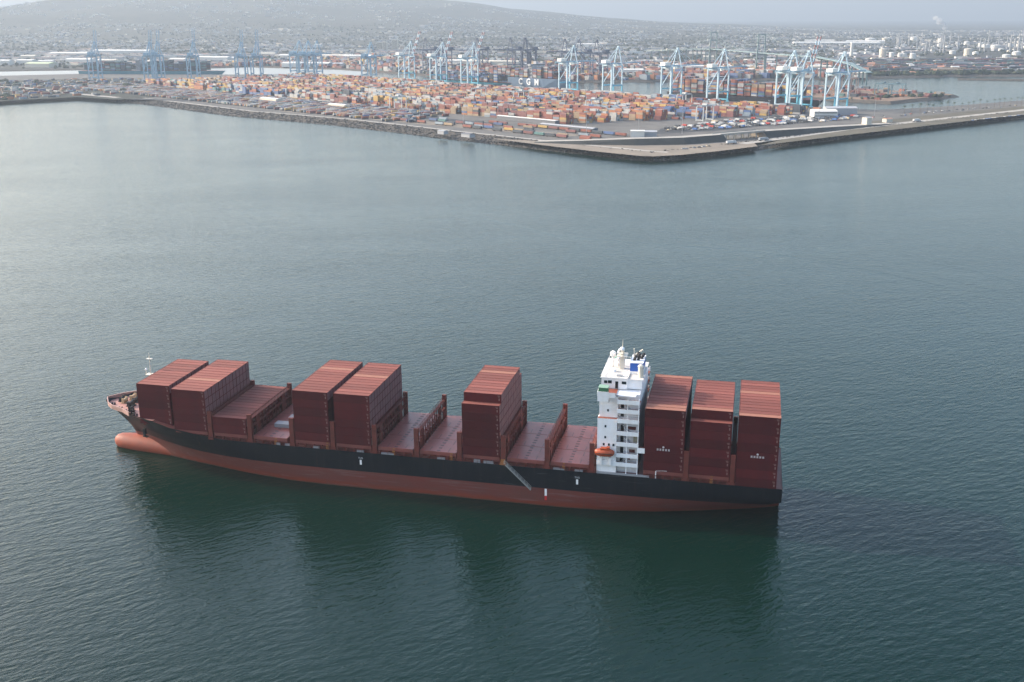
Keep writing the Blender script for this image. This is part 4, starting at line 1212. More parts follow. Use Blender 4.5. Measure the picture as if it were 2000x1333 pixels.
# ---------------------------------------------------------------- vehicles
VC = [('white', (0.52, 0.51, 0.50)), ('silver', (0.30, 0.31, 0.32)), ('dark', (0.03, 0.035, 0.045)), ('red', (0.35, 0.05, 0.04)), ('blue', (0.05, 0.12, 0.30)), ('tan', (0.45, 0.36, 0.24))]
VM = [mat('vehicle_' + n, c, 0.35) for n, c in VC]
cars, trucks = [], []
for m in VM:
    b = MB()
    b.box(-2.2, 2.2, -0.9, 0.9, 0.35, 0.95, m=0)
    i = len(b.v)
    b.v += [(-1.7, -.85, .95), (1.2, -.85, .95), (1.2, .85, .95), (-1.7, .85, .95), (-1.2, -.7, 1.5), (0.5, -.7, 1.5), (0.5, .7, 1.5), (-1.2, .7, 1.5)]
    for f, mm in (((0, 1, 5, 4), 1), ((1, 2, 6, 5), 1), ((2, 3, 7, 6), 1), ((3, 0, 4, 7), 1), ((4, 5, 6, 7), 0)): b.f.append(tuple(i + j for j in f)); b.m.append(mm)
    for x in (-1.4, 1.4): b.box(x - .32, x + .32, -0.92, 0.92, 0.0, 0.62, m=2)
    cars.append(b.mesh('parked_car', [m, M['glass'], M['soot']]))
    b = MB()
    b.box(-8, 4.2, -1.25, 1.25, 1.2, 3.9, m=0)
    b.box(4.8, 7.2, -1.2, 1.2, 0.6, 3.3, m=0); b.box(7.2, 8.4, -1.1, 1.1, 0.6, 1.9, m=0); b.box(7.0, 7.25, -1.05, 1.05, 2.0, 3.1, m=1)
    for x in (-7, -5.7, 3.8, 7.4): b.box(x - .5, x + .5, -1.2, 1.2, 0, 1.1, m=2)
    b.box(-8, 7, -0.6, 0.6, 0.8, 1.2, m=2)
    trucks.append(b.mesh('parked_truck', [m, M['glass'], M['soot']]))
lot = [(-29.8, 1075.5), (33.4, 1120.6), (99.4, 1181.9), (199.0, 1276.0), (232.1, 1339.2), (190.6, 1374.8), (114.7, 1317.2), (29.4, 1220.6), (-33.7, 1121.4)]
CU = Vector((0.64, 0.768)); CV = Vector((-0.768, 0.64))
nt_ = nc = 0
xs = [p[0] for p in lot]; ys = [p[1] for p in lot]
cen = Vector((sum(xs) / len(xs), sum(ys) / len(ys)))
for i in range(-60, 61):
    for j in range(-26, 27):
        p = cen + CU * (i * 4.4) + CV * (j * 11.0) + Vector((U(-.8, .8), U(-1.2, 1.2)))
        if not inside(p, lot) or R() < 0.25: continue
        c = random.choices(range(6), (28, 18, 32, 7, 8, 7))[0]
        if R() < 0.30 and nt_ < 150:
            nt_ += 1
            o = link('parked_truck', trucks[c], None, (p.x, p.y, TZ + 0.02), math.atan2(CV.y, CV.x) + U(-.06, .06)); o.scale = (0.52, 0.9, 0.8)
            tag(o, VC[c][0] + ' truck parked in the crowded lot behind the road bridge', 'truck', 'trucks parked behind the road bridge')
        elif nc < 230:
            nc += 1
            tag(link('parked_car', cars[c], None, (p.x, p.y, TZ + 0.02), math.atan2(CV.y, CV.x) + U(-.06, .06)), VC[c][0] + ' car parked in the crowded lot behind the road bridge', 'car', 'cars parked behind the road bridge')
far_lane = [(237.2, 1315.3), (293.6, 1376.4), (371.5, 1463.3), (464.1, 1559.0), (513.5, 1610.0)]
def along(path, step, jit=0.0):
    for (a, c) in zip(path, path[1:]):
        a, c = Vector(a), Vector(c); L = (c - a).length; k = 0.0
        while k < L:
            yield a.lerp(c, k / L), (c - a).normalized()
            k += step * (1 + U(-jit, jit))
for p, d in along(far_lane, 8.0, 0.5):
    if R() < 0.45 or nc > 280: continue
    nc += 1; c = random.choices(range(6), (20, 18, 34, 8, 10, 6))[0]
    q = p + Vector((-d.y, d.x)) * U(-6, 10)
    tag(link('parked_car', cars[c], None, (q.x, q.y, TZ + 0.02), math.atan2(d.y, d.x) + 1.2), VC[c][0] + ' car parked along the far edge of the causeway', 'car', 'cars parked along the causeway')
for p, d in along([(382.2, 1310.6), (472.5, 1418.5)], 7.5, 0.2):
    c = random.choice((2, 2, 4, 1))
    tag(link('parked_car', cars[c], None, (p.x, p.y, TZ + 0.02), math.atan2(d.y, d.x) + 1.3), VC[c][0] + ' car parked on the near edge of the causeway at right', 'car', 'cars parked on the near edge of the causeway')
for p, lab, c in (((5.8, 891.7), 'white car parked on the bare corner ground', 0), ((9.0, 894.7), 'second white car parked on the bare corner ground', 0), ((16.8, 906.2), 'silver car at the right side of the bare corner ground', 1), ((26.5, 918.1), 'white car right of the dark cars on the bare corner ground', 0), ((22.3, 910.7), 'dark car between pale cars on the bare corner ground', 2), ((31.9, 925.2), 'tan car last in line on the bare corner ground', 5)):
    tag(link('parked_car', cars[c], None, (*p, TZ + 0.02), 0.7), lab, 'car', 'cars on the bare corner ground')
for p, lab, c in (((56.4, 955.0), 'white truck on the shore road just left of the road bridge', 0), ((93.2, 997.4), 'silver truck on the shore road in front of the road bridge', 1), ((302.9, 1280.0), 'white truck driving on the causeway', 0)):
    tag(link('parked_truck', trucks[c], None, (*p, TZ + 0.03), math.atan2(CU.y, CU.x)), lab, 'truck', 'trucks on the causeway road')

# ---------------------------------------------------------------- palms and lamp masts
M['trunk'] = mat('palm_trunk', (0.12, 0.095, 0.07), 0.9)
M['frond'] = mat('palm_frond', (0.035, 0.055, 0.025), 0.8)
b = MB(); b.tube((0, 0, 0), (0.3, 0, 13), 0.32, 0.2, n=6); trunk_me = b.mesh('trunk', M['trunk'])
b = MB()
for k in range(11):
    a = k * 2 * math.pi / 11 + U(-.2, .2); L = U(2.6, 3.4); e = U(-.4, .9)
    c, s = math.cos(a), math.sin(a); wx, wy = -s * 0.45, c * 0.45
    pts = [(0.3, 0, 13), (0.3 + c * L * .55, s * L * .55, 13 + e + .5), (0.3 + c * L, s * L, 13 + e - 1.2)]
    b.quad((pts[0][0] - wx, pts[0][1] - wy, pts[0][2]), (pts[0][0] + wx, pts[0][1] + wy, pts[0][2]), (pts[1][0] + wx, pts[1][1] + wy, pts[1][2]), (pts[1][0] - wx, pts[1][1] - wy, pts[1][2]))
    b.quad((pts[1][0] - wx, pts[1][1] - wy, pts[1][2]), (pts[1][0] + wx, pts[1][1] + wy, pts[1][2]), (pts[2][0] + wx * .2, pts[2][1] + wy * .2, pts[2][2]), (pts[2][0] - wx * .2, pts[2][1] - wy * .2, pts[2][2]))
crown_me = b.mesh('crown', M['frond'])
for p, d in along([(296.8, 1372.7), (415.1, 1500.0), (512.3, 1604.4), (560, 1740)], 17.0, 0.25):
    r = empty('palm_tree', (p.x, p.y, TZ), U(0, 6)); tag(r, 'slim palm tree in the row along the far edge of the causeway', 'palm tree', 'palms in a row along the causeway')
    link('trunk', trunk_me, r); link('crown', crown_me, r)
    s = U(.85, 1.15); r.scale = (s, s, s)
b = MB(); b.tube((0, 0, 0), (0, 0, 30), 0.35, 0.18, n=6); pole_me = b.mesh('pole', M['grey'])
b = MB(); b.box(-1.4, 1.4, -0.5, 0.5, 29.6, 30.5); head_me = b.mesh('lamp_head', M['grey'])
for k, (p, lab) in enumerate([((-493.6, 1247.2), 'tall lamp mast by the left shore road'), ((-399.2, 1195.6), 'tall lamp mast in front of the left yard stacks'), ((-126.3, 1031.5), 'tall lamp mast behind the bare corner ground'), ((-7.4, 1054.5), 'tall lamp mast at the left end of the truck park'), ((-61.4, 1044.0), 'tall lamp mast behind the dark road bank'), ((99.6, 1226.2), 'tall lamp mast among the parked trucks'), ((167.8, 1239.2), 'tall lamp mast near the causeway end'), ((-309.9, 1111.2), 'tall lamp mast beside the rail sidings'), ((255.0, 1369.2), 'tall lamp mast at the causeway start'), ((-637.1, 1336.5), 'tall lamp mast beside the parked trailers')]):
    r = empty('lamp_mast', (*p, TZ), 0.4); tag(r, lab, 'lamp mast', 'lamp masts of the terminal')
    link('pole', pole_me, r); link('lamp_head', head_me, r)

# ---------------------------------------------------------------- buildings near the water
BM = {'white': mat('roof_white', (0.60, 0.57, 0.52), 0.7), 'cream': mat('wall_cream', (0.55, 0.49, 0.40), 0.8), 'grey': mat('wall_grey', (0.32, 0.32, 0.33), 0.8), 'tile': mat('roof_tile', (0.36, 0.17, 0.11), 0.8), 'dark': mat('roof_dark', (0.13, 0.13, 0.14), 0.8), 'green': mat('roof_green', (0.42, 0.46, 0.27), 0.8)}
def shed(p, L, Wd, h, rot, roof, wall, label, z=4.0, group=None, name='warehouse', cat='warehouse', bands=0):
    r = empty(name, (p[0], p[1], z), rot); tag(r, label, cat, group)
    b = MB(); b.box(-L / 2, L / 2, -Wd / 2, Wd / 2, 0, h); b.build('wall', BM[wall], r)
    b = MB()
    hh = min(Wd * 0.10, 4)
    i = len(b.v)
    e = 0.4
    b.v += [(-L / 2 - e, -Wd / 2 - e, h + .02), (L / 2 + e, -Wd / 2 - e, h + .02), (L / 2 + e, 0, h + hh), (-L / 2 - e, 0, h + hh), (L / 2 + e, Wd / 2 + e, h + .02), (-L / 2 - e, Wd / 2 + e, h + .02)]
    for f in ((0, 1, 2, 3), (3, 2, 4, 5), (0, 3, 5), (1, 4, 2)): b.f.append(f); b.m.append(0)
    b.build('roof', BM[roof], r)
    if bands:
        for k in range(bands):
            z0 = h * (k + .45) / bands
            g = MB(); g.box(-L / 2 + 1, L / 2 - 1, -Wd / 2 - .08, -Wd / 2 + .02, z0, z0 + h * .25 / bands); g.build('window_band', M['glass'], r)
    return r
shed((179.4, 1329.3), 34, 26, 9, 0.2, 'white', 'white', 'long white two storey building under the last pale crane', TZ, cat='building', name='terminal_building', bands=2)
shed((205.7, 1377.6), 46, 22, 10, 0.2, 'grey', 'grey', 'blue grey shed behind the white wharf building', TZ, cat='building', name='wharf_shed')
shed((-58.4, 1005.2), 17, 10, 8, 0.1, 'white', 'white', 'white boxy building behind the dark road bank', TZ, cat='building', name='gate_building')
shed((-47.2, 1019.3), 22, 14, 6, 0.1, 'grey', 'grey', 'grey low roof beside the white boxy building', TZ, cat='building', name='gate_shed')
rr = math.atan2(BU.y, BU.x)
shed((-234.0, 1178.5), 118, 9, 5, rr, 'white', 'dark', 'long thin white canopy in front of the yard stacks', TZ, cat='canopy', name='truck_canopy')
shed((-157.4, 1077.3), 95, 11, 5, rr, 'grey', 'dark', 'long grey shed roof beside the rail sidings', TZ, cat='shed', name='transfer_shed')
shed((-750.1, 1442.6), 54, 14, 7, rr, 'white', 'cream', 'long white roof along the left yard road', TZ, cat='shed', name='yard_shed')
shed((-587.3, 1350.8), 46, 12, 6, rr, 'white', 'cream', 'white roof right of the blue stack on the left yard road', TZ, cat='shed', name='yard_shed')
shed((-305.7, 996.8), 12, 8, 4, rr, 'grey', 'grey', 'small grey hut on the shore road', TZ, cat='hut', name='shore_hut')
shed((-264.8, 968.1), 16, 9, 4, rr, 'dark', 'grey', 'low grey pump hut above the armour rocks', TZ, cat='hut', name='shore_hut')
shed((229.2, 1206.6), 9, 9, 11, 0.7, 'grey', 'cream', 'small tower block beside the causeway road', TZ, cat='tower', name='causeway_tower')
shed((262.3, 1264.7), 12, 8, 5, 0.7, 'tile', 'cream', 'little house with tiled roof on the causeway', TZ, cat='house', name='causeway_house')

# ---------------------------------------------------------------- moored ships
def moored_ship(name, label, p, rot, L, B, depth, hullm, stacks, tiers, colw, bridge_at, red=True, first_z=0.0):
    r = empty(name, (p[0], p[1], 0), rot); tag(r, label, 'container ship')
    b = MB()
    prof = [(-L / 2, .82), (-L / 2 + L * .06, .97), (-L * .3, 1), (L * .28, 1), (L * .40, .78), (L * .47, .36), (L / 2, .02)]
    for (xa, wa), (xb, wb) in zip(prof, prof[1:]):
        ka, kb = (0.85 if xa < L * .3 else 0.62), (0.85 if xb < L * .3 else 0.62)
        xo = lambda x: x - (L * .04 if x > L * .42 else 0)
        for s in (-1, 1):
            q = [(xo(xa), s * wa * B / 2 * ka, -.5), (xo(xb), s * wb * B / 2 * kb, -.5), (xb, s * wb * B / 2, depth), (xa, s * wa * B / 2, depth)]
            if s > 0: q = q[::-1]
            b.quad(*q, 0)
        b.quad((xa, -wa * B / 2, depth), (xb, -wb * B / 2, depth), (xb, wb * B / 2, depth), (xa, wa * B / 2, depth), 1)
    w = prof[0][1] * B / 2
    b.quad((-L / 2, w * .85, -.5), (-L / 2, -w * .85, -.5), (-L / 2, -w, depth), (-L / 2, w, depth), 0)
    b.build('hull', [hullm, M['maroon']], r)
    b = MB(); xb = -L / 2 + L * bridge_at
    b.box(xb - 6, xb + 6, -B * .42, B * .42, depth, depth + 26); b.box(xb - 5, xb + 5, -B * .5, B * .5, depth + 26, depth + 29.5); b.box(xb - 7, xb + 2, -3, 3, depth + 29.5, depth + 35); b.build('bridge_house', BM['grey'], r)
    for kz in range(7):
        g = MB(); g.box(xb - 5.4, xb + 5.4, -B * .42 - .08, -B * .42 + .02, depth + 4 + kz * 3.1, depth + 5.2 + kz * 3.1); g.build('window_band', M['glass'], r)
    g = MB(); g.box(xb + 5.0, xb + 5.1, -B * .48, B * .48, depth + 27.2, depth + 28.6); g.build('window', M['glass'], r)
    x = -L / 2 + L * .05
    while x < L * .36:
        if abs(x + 6 - xb) > 11:
            g = MB(); wide = 1.0 if x < L * .26 else 0.8
            h0 = tiers + random.choice((-2, -1, 0, 0, 1)) if stacks else 0
            nrow = int(B * wide / 2.55)
            cols = [random.choices(range(len(YC)), colw)[0] for _ in range(12)]
            for rr_ in range(nrow):
                y = (rr_ - (nrow - 1) / 2) * 2.55
                for t in range(max(1, h0 - (R() < .25))):
                    if 1 < rr_ < nrow - 2 and t < h0 - 2: continue
                    c = random.choices(range(len(YC)), colw)[0] if R() < .6 else cols[t % 12]
                    g.box(x, x + 12.2, y - 1.22, y + 1.22, depth + 1.5 + t * 2.9 + .03, depth + 1.5 + t * 2.9 + 2.88, m=c, bottom=False)
            tag(g.build('container_stack', YM, r), kind='stuff')
        x += 14.6
    return r
CC = (14, 10, 14, 8, 4, 14, 6, 10, 10, 6)
lh = mat('hull_grey_blue', (0.16, 0.22, 0.30), 0.5)
dh = mat('hull_near_black', (0.018, 0.02, 0.026), 0.5)
th = mat('hull_teal', (0.03, 0.20, 0.26), 0.5)
qr = math.atan2(RAIL.y, RAIL.x)
m1 = moored_ship('moored_ship', 'dark hulled ship loaded with mixed containers behind the right quay cranes', (Vector((180, 1465)) + RAIL * (-195) + OUT * 66), qr, 320, 44, 15, dh, True, 8, CC, 0.30)
CGM = Vector((-441.8, 2059.4)) + OUT * 24
m2 = moored_ship('moored_ship', 'grey blue ship lettered with big white capitals across the basin', CGM + RAIL * -20, qr, 340, 46, 19, lh, True, 7, (20, 6, 24, 4, 2, 14, 8, 6, 6, 6), 0.66)
for k, ch in enumerate('CGM'):
    cu_ = bpy.data.curves.new('lettering', 'FONT'); cu_.body = ch; cu_.size = 18.5; cu_.align_x = 'CENTER'; cu_.extrude = 0.05; cu_.offset = 0.55
    tmp = bpy.data.objects.new('lettering', cu_); C.objects.link(tmp)
    bpy.context.view_layer.update()
    me = bpy.data.meshes.new_from_object(tmp); bpy.data.objects.remove(tmp)
    me.materials.clear(); me.materials.append(M['white'])
    o = link('lettering', me, m2, (27 + k * 26, -23.3, 4.4)); o.rotation_euler = (math.pi / 2, 0, 0)
m3 = moored_ship('moored_ship', 'teal hulled ship with dark container stacks behind the wharf trio', (Vector((180, 1465)) + RAIL * (-945) + OUT * 60), qr, 290, 40, 11, th, True, 6, (4, 3, 6, 4, 3, 6, 6, 22, 40, 6), 0.15)
m4 = moored_ship('moored_ship', 'dark green hulled ship with tall slate container stacks by the left channel', Vector((-1496.5, 2311.6)), 0.12, 400, 46, 14, th, True, 8, (1, 0, 2, 1, 0, 2, 2, 8, 60, 24), 0.42)

# ---------------------------------------------------------------- city, industry, refinery
GZ = lambda x, y: max(terrain(x, y), 4.0) if y > 4200 else 4.0
WH = [((-2650.7, 3639.9), 190, 40, 'white', 'long white roofed warehouse left of the hazy cranes'), ((-2586.2, 3900.0), 260, 50, 'white', 'very long white roofed warehouse below the hillside at left'), ((-2558.4, 3243.0), 60, 30, 'cream', 'cream block standing alone at far left'), ((-2323.2, 2793.8), 60, 30, 'white', 'white shed at the far left edge'), ((-2322.3, 2833.0), 42, 26, 'white', 'small white shed near the left edge'), ((-2257.0, 2822.8), 60, 30, 'white', 'white shed left of the green roofed one'),
      ((-2088.0, 2662.4), 90, 44, 'green', 'yellow green roofed shed by the left channel'), ((-2233.5, 2885.6), 60, 24, 'white', 'white shed behind the green roofed one'), ((-2136.1, 2940.1), 100, 34, 'white', 'white shed at the bend of the left channel'), ((-2079.7, 2989.6), 90, 34, 'cream', 'cream shed behind the dark container ship'), ((-1872.2, 2897.7), 44, 40, 'cream', 'cream block above the dark container ship'), ((-1824.9, 3025.5), 60, 30, 'white', 'white block right of the cream one above the dark ship'),
      ((-1776.4, 3183.8), 120, 34, 'white', 'white shed above the pale channel water'), ((-1721.7, 3191.3), 70, 34, 'white', 'white shed behind the pair of blue cranes'), ((-1610.0, 3495.1), 120, 44, 'white', 'pale shed behind the lowered blue cranes'), ((-1480.0, 3486.6), 160, 40, 'cream', 'long cream shed right of the lowered blue cranes'), ((-2089.0, 4856.0), 34, 30, 'white', 'small bright block on the lower hillside'), ((-1347.1, 3454.0), 110, 40, 'white', 'white shed left of the wharf trio'),
      ((-1266.8, 2801.5), 150, 36, 'white', 'white shed behind the channel end'), ((-1188.1, 2813.2), 70, 36, 'grey', 'grey shed behind the channel end'), ((-874.2, 3022.1), 140, 30, 'white', 'white shed between the navy cranes'), ((-731.5, 2987.0), 180, 30, 'cream', 'cream shed behind the lettered ship'), ((-763.5, 5172.6), 120, 40, 'white', 'white wedge roofed building below the ridge'), ((-719.2, 5374.8), 40, 30, 'cream', 'cream block right of the white wedge roof'),
      ((-87.6, 3437.8), 36, 30, 'cream', 'cream round looking block left of the quay crane'), ((49.7, 3289.8), 34, 30, 'cream', 'yellow cream block behind the right cranes'), ((113.9, 3259.5), 34, 26, 'white', 'white block behind the right cranes'), ((159.3, 3702.2), 30, 24, 'cream', 'cream block beneath the green bridge deck'),
      ((463.2, 5634.8), 430, 130, 'white', 'very long bright white shed on the far plain at right'), ((399.5, 6021.9), 160, 60, 'white', 'bright white shed left of the longest one'), ((636.1, 5923.4), 200, 70, 'white', 'bright white block at the end of the longest shed'), ((396.7, 3884.8), 60, 40, 'white', 'white plant building with a slim tower'), ((315.7, 2453.9), 50, 24, 'cream', 'cream shed behind the rust cranes'), ((243.3, 2776.1), 60, 30, 'cream', 'cream shed behind the right pale cranes'),
      ((-243.6, 2562.1), 60, 26, 'white', 'white hut row behind the dark laden ship'), ((-108.4, 2751.3), 80, 26, 'white', 'white low shed above the dark laden ship')]
for p, L, Wd, m, lab in WH:
    shed(p, L, Wd, U(9, 15), U(-.12, .12), m, m if m != 'green' else 'cream', lab, GZ(*p), 'warehouses and sheds on the mainland')
for p, w, h, lab in (((-1599.7, 4404.1), 26, 36, 'pale tower block left of the tallest one above the port'), ((-1502.8, 4197.0), 17, 42, 'slim pinkish tower block above the port'), ((-1506.9, 4339.6), 27, 50, 'tallest pale tower block above the left cranes'), ((-1498.6, 4415.3), 20, 22, 'low pale block right of the tallest tower')):
    r = empty('tower_block', (p[0], p[1], GZ(*p)), 0.1); tag(r, lab, 'tower block', 'tower blocks above the port')
    b = MB(); b.box(-w / 2, w / 2, -8, 8, 0, h); b.build('wall', BM['cream'], r)
    b = MB(); b.box(-w / 2 - .3, w / 2 + .3, -8.3, 8.3, h, h + 1); b.build('roof', BM['white'], r)
    for k in range(int(h / 3.2) - 1):
        g = MB(); g.box(-w / 2 + 1.2, w / 2 - 1.2, -8.07, -7.95, 2 + k * 3.2, 3.4 + k * 3.2); g.build('window_band', M['glass'], r)
g = MB(); g.tube((0, 0, 0), (0, 0, 52), 6, 5.2, n=12); pt = (401.8, 3783.4)
tag(link('chimney_tower', g.mesh('chimney_tower', BM['white']), None, (*pt, 4)), 'slim white tower beside the plant on the right plain', 'tower')
TP = [((495.4, 3651.7), 12, 34), ((533.9, 3727.4), 9, 20), ((556.1, 3683.1), 8, 18), ((569.9, 3684.9), 8, 18), ((590.2, 3618.8), 10, 20), ((839.6, 4047.8), 15, 24), ((1092.9, 5086.2), 18, 14), ((1119.6, 5007.1), 20, 14), ((968.8, 6576.4), 22, 20), ((1045.9, 6071.7), 18, 22), ((840.9, 5233.6), 14, 14), ((751.6, 5225.0), 14, 12), ((1104.4, 5638.9), 14, 16), ((1101.9, 5258.9), 12, 18), ((1233.5, 5271.6), 14, 14), ((1256.2, 5186.9), 14, 14), ((1027.6, 5435.4), 12, 14), ((900.5, 5151.7), 10, 16), ((796.5, 5824.1), 10, 26), ((696.1, 6291.7), 30, 16), ((808.5, 6566.1), 24, 14), ((1024.7, 4126.0), 16, 12), ((934.2, 3852.8), 14, 10), ((811.9, 4214.5), 12, 12), ((887.2, 4165.5), 11, 10), ((821.9, 4819.2), 9, 12), ((898.8, 4904.7), 9, 12), ((1069.1, 4628.2), 11, 10)]
TORD = {k: i + 1 for i, k in enumerate(sorted(range(len(TP)), key=lambda q: math.atan2(TP[q][0][0] - CAM.x, TP[q][0][1] - CAM.y)))}
for k, (p, r_, h) in enumerate(TP):
    g = MB(); g.tube((0, 0, 0), (0, 0, h), r_, r_, n=16); g.tube((0, 0, h), (0, 0, h + r_ * .16), r_, r_ * .2, n=16)
    o = link('storage_tank', g.mesh('storage_tank', BM['white'] if k % 5 else BM['cream']), None, (*p, GZ(*p)))
    tag(o, ['tallest white tank by the far right shore', 'white tank second from the left by the far shore', 'white tank left of a twin by the far shore', 'white tank right of a twin by the far shore', 'white tank at the right end of the shore row', 'largest white tank on the right plain'][k] if k < 6 else 'white storage tank, ' + nth(TORD[k]) + ' from the left among the refinery pipes', 'storage tank', 'refinery tanks on the right plain')
for k, (p, h, w) in enumerate([((653.0, 4581.6), 70, 3), ((657.4, 4513.1), 60, 2.5), ((721.0, 5222.0), 60, 3), ((784.2, 4332.5), 62, 3), ((786.6, 4271.3), 70, 3), ((927.5, 5242.0), 66, 3), ((946.4, 4414.6), 60, 3), ((952.4, 4352.4), 55, 3), ((917.7, 4754.5), 60, 3), ((1049.6, 4363.9), 70, 3.5), ((1052.2, 4303.1), 60, 3), ((1094.0, 4431.9), 75, 3.5), ((1120.9, 4776.6), 55, 3), ((766.8, 4890.9), 60, 3), ((771.9, 4813.9), 50, 3), ((770.5, 4525.9), 45, 4), ((746.9, 4456.3), 40, 4), ((858.7, 5419.8), 64, 3), ((991.5, 5432.1), 60, 3), ((1208.3, 5648.0), 70, 3), ((1218.9, 5453.1), 60, 3), ((1216.7, 4938.1), 66, 3), ((822.4, 5614.2), 60, 3)]):
    r = empty('refinery_column', (*p, GZ(*p))); tag(r, 'thin grey refinery column on the hazy right plain', 'refinery column', 'refinery columns on the right plain')
    g = MB(); g.tube((0, 0, 0), (0, 0, h), w, w * .8, n=8); g.build('column', BM['grey'], r)
    g = MB()
    for z in (h * .35, h * .6, h * .85): g.box(-w * 1.8, w * 1.8, -w * 1.8, w * 1.8, z, z + .6)
    g.build('walkway', BM['white'], r)
pp = (932.2, 5242.5)
g = MB()
for k in range(9): g.ball((-6 * k + U(-6, 6), 0, 92 + 4.5 * k + U(-5, 5)), U(11, 17), 12, U(8, 12), 8, 6, lump=.15)
sm = bpy.data.materials.new('steam'); sm.use_nodes = True; nn = sm.node_tree.nodes; nn.remove(nn['Principled BSDF'])
vs = nn.new('ShaderNodeVolumePrincipled'); vs.inputs['Density'].default_value = 0.05; vs.inputs['Color'].default_value = (0.95, 0.95, 0.95, 1); sm.node_tree.links.new(vs.outputs[0], nn['Material Output'].inputs['Volume'])
tag(link('steam_plume', g.mesh('steam_plume', sm), None, (*pp, 4)), 'white steam plume over the refinery', kind='stuff')

# suspension bridge
M['brg'] = mat('bridge_green', (0.17, 0.23, 0.225), 0.7)
sbz = 56.0
br = empty('suspension_bridge'); tag(br, 'green suspension bridge far behind the quay cranes', 'bridge')
DK = [(-315.6, 3662.5, 28), (-142.4, 3375.5, 44), (-57.9, 3079.4, 52), (84.9, 2682.4, 54), (222.1, 2438.9, 52), (281.3, 2234.7, 46), (315.6, 2151.4, 30)]
for i, (a, c) in enumerate(zip(DK, DK[1:])):
    g = MB(); a3, c3 = Vector(a), Vector(c)
    g.bar(a3, c3, 16, 1.6)
    g.build('bridge_deck', M['brg'], br)
for tw in (DK[2], DK[3]):
    t = MB(); dd = (Vector(DK[3]) - Vector(DK[2])); dd.z = 0; dd.normalize(); nn_ = Vector((-dd.y, dd.x, 0))
    for s in (-1, 1):
        t.bar(Vector((tw[0], tw[1], 0)) + nn_ * s * 12, Vector((tw[0], tw[1], 103)) + nn_ * s * 9, 2.8)
    for z in (50, 78, 101): t.bar(Vector((tw[0], tw[1], z)) + nn_ * 11, Vector((tw[0], tw[1], z)) - nn_ * 11, 3)
    t.build('bridge_tower', M['brg'], br)
for s in (-1, 1):
    g = MB()
    A, B_ = Vector((DK[2][0], DK[2][1], 103)), Vector((DK[3][0], DK[3][1], 103))
    pr = None
    for k in range(25):
        t = k / 24; q = A.lerp(B_, t); q.z = 60 + 43 * (2 * t - 1) ** 2; q += nn_ * s * 9
        if pr is not None: g.bar(pr, q, 0.5)
        if k % 2 == 0: g.bar(q, (q.x, q.y, sbz), 0.35)
        pr = q
    for e, f in ((A, Vector(DK[1])), (B_, Vector(DK[4]))): g.bar(e + nn_ * s * 9, Vector(f) + nn_ * s * 9, 0.5)
    g.build('main_cable', M['brg'], br)
for i, (a, c) in enumerate(zip(DK, DK[1:])):
    if i == 2: continue
    for k in range(5):
        q = Vector(a).lerp(Vector(c), (k + .5) / 5)
        g = MB(); g.bar((q.x, q.y, 3), (q.x, q.y, q.z), 3.5); g.build('pier', M['brg'], br)

# houses: the nearest three hundred one by one, the rest of the city as one mass
HC = ['cream', 'white', 'grey', 'tile', 'dark']
hm_ = {}
for wname in ('cream', 'white', 'grey'):
    for rname in ('tile', 'dark', 'white'):
        b = MB(); b.box(-7, 7, -5, 5, -2, 4.5, m=0)
        i = len(b.v)
        b.v += [(-7.5, -5.5, 4.4), (7.5, -5.5, 4.4), (7.5, 0, 7), (-7.5, 0, 7), (7.5, 5.5, 4.4), (-7.5, 5.5, 4.4)]
        for f in ((0, 1, 2, 3), (3, 2, 4, 5), (0, 3, 5), (1, 4, 2)): b.f.append(tuple(i + j for j in f)); b.m.append(1)
        hm_[(wname, rname)] = b.mesh('house', [BM[wname], BM[rname]])
keys = list(hm_)
def front_y(x):
    for (x0, y0), (x1, y1) in zip(mainfront, mainfront[1:]):
        if x0 <= x <= x1: return y0 + (y1 - y0) * (x - x0) / (x1 - x0)
    return 3000
def in_view(x, y):
    d = Vector((x - CAM.x, y - CAM.y)); a = math.atan2(d.x, d.y) - YAW
    return abs(a) < math.radians(27.5)
spots = []
while len(spots) < 9000:
    D = U(2900, 11500); a = YAW + U(-.47, .47)
    x, y = CAM.x + D * math.sin(a), CAM.y + D * math.cos(a)
    if y < front_y(x) + 60: continue
    if x > 250 and y < front_y(x) + 800 and R() < .75: continue
    dens = mn.fractal(Vector((x * .0016, y * .0016, 9.0)), .8, 2.0, 3)
    if dens < -0.25 + 0.5 * R(): continue
    spots.append((D, x, y))
spots.sort()
sb = MB()
for k, (D, x, y) in enumerate(spots):
    z = GZ(x, y)
    kk = random.choice(keys)
    rz = U(-.4, .4); s = U(.8, 1.5)
    if k < 290:
        o = link('house', hm_[kk], None, (x, y, z), rz); o.scale = (s, s, s)
        tag(o, '%s house with %s roof in the hazy town behind the port' % (kk[0], {'tile': 'red tiled', 'dark': 'dark', 'white': 'white'}[kk[1]]), 'house', 'houses in the hazy town behind the port')
    else:
        ax, ay = (math.cos(rz), math.sin(rz)), (-math.sin(rz), math.cos(rz))
        big = 1 if R() < .93 else U(1.5, 3.0)
        far = D > 6000
        if far and R() < .15: continue
        wm_, rm_ = (kk[0], kk[1]) if R() < .45 else ('grey', 'dark' if R() < .6 else 'tile')
        if D < 5200 and R() < .25: sb.obox((x, y), ax, ay, U(14, 45), U(6, 12), z - 3, z + U(5, 9), m=HC.index(wm_), mt=HC.index(rm_))
        else: sb.obox((x, y), ax, ay, 6 * s * big, 4.5 * s * big, z - 3, z + 5 * s, m=HC.index(wm_), mt=HC.index(rm_))
tag(sb.build('far_houses', [BM[k] for k in HC]), 'pale specks of houses covering the hazy plain and hillside', kind='stuff')
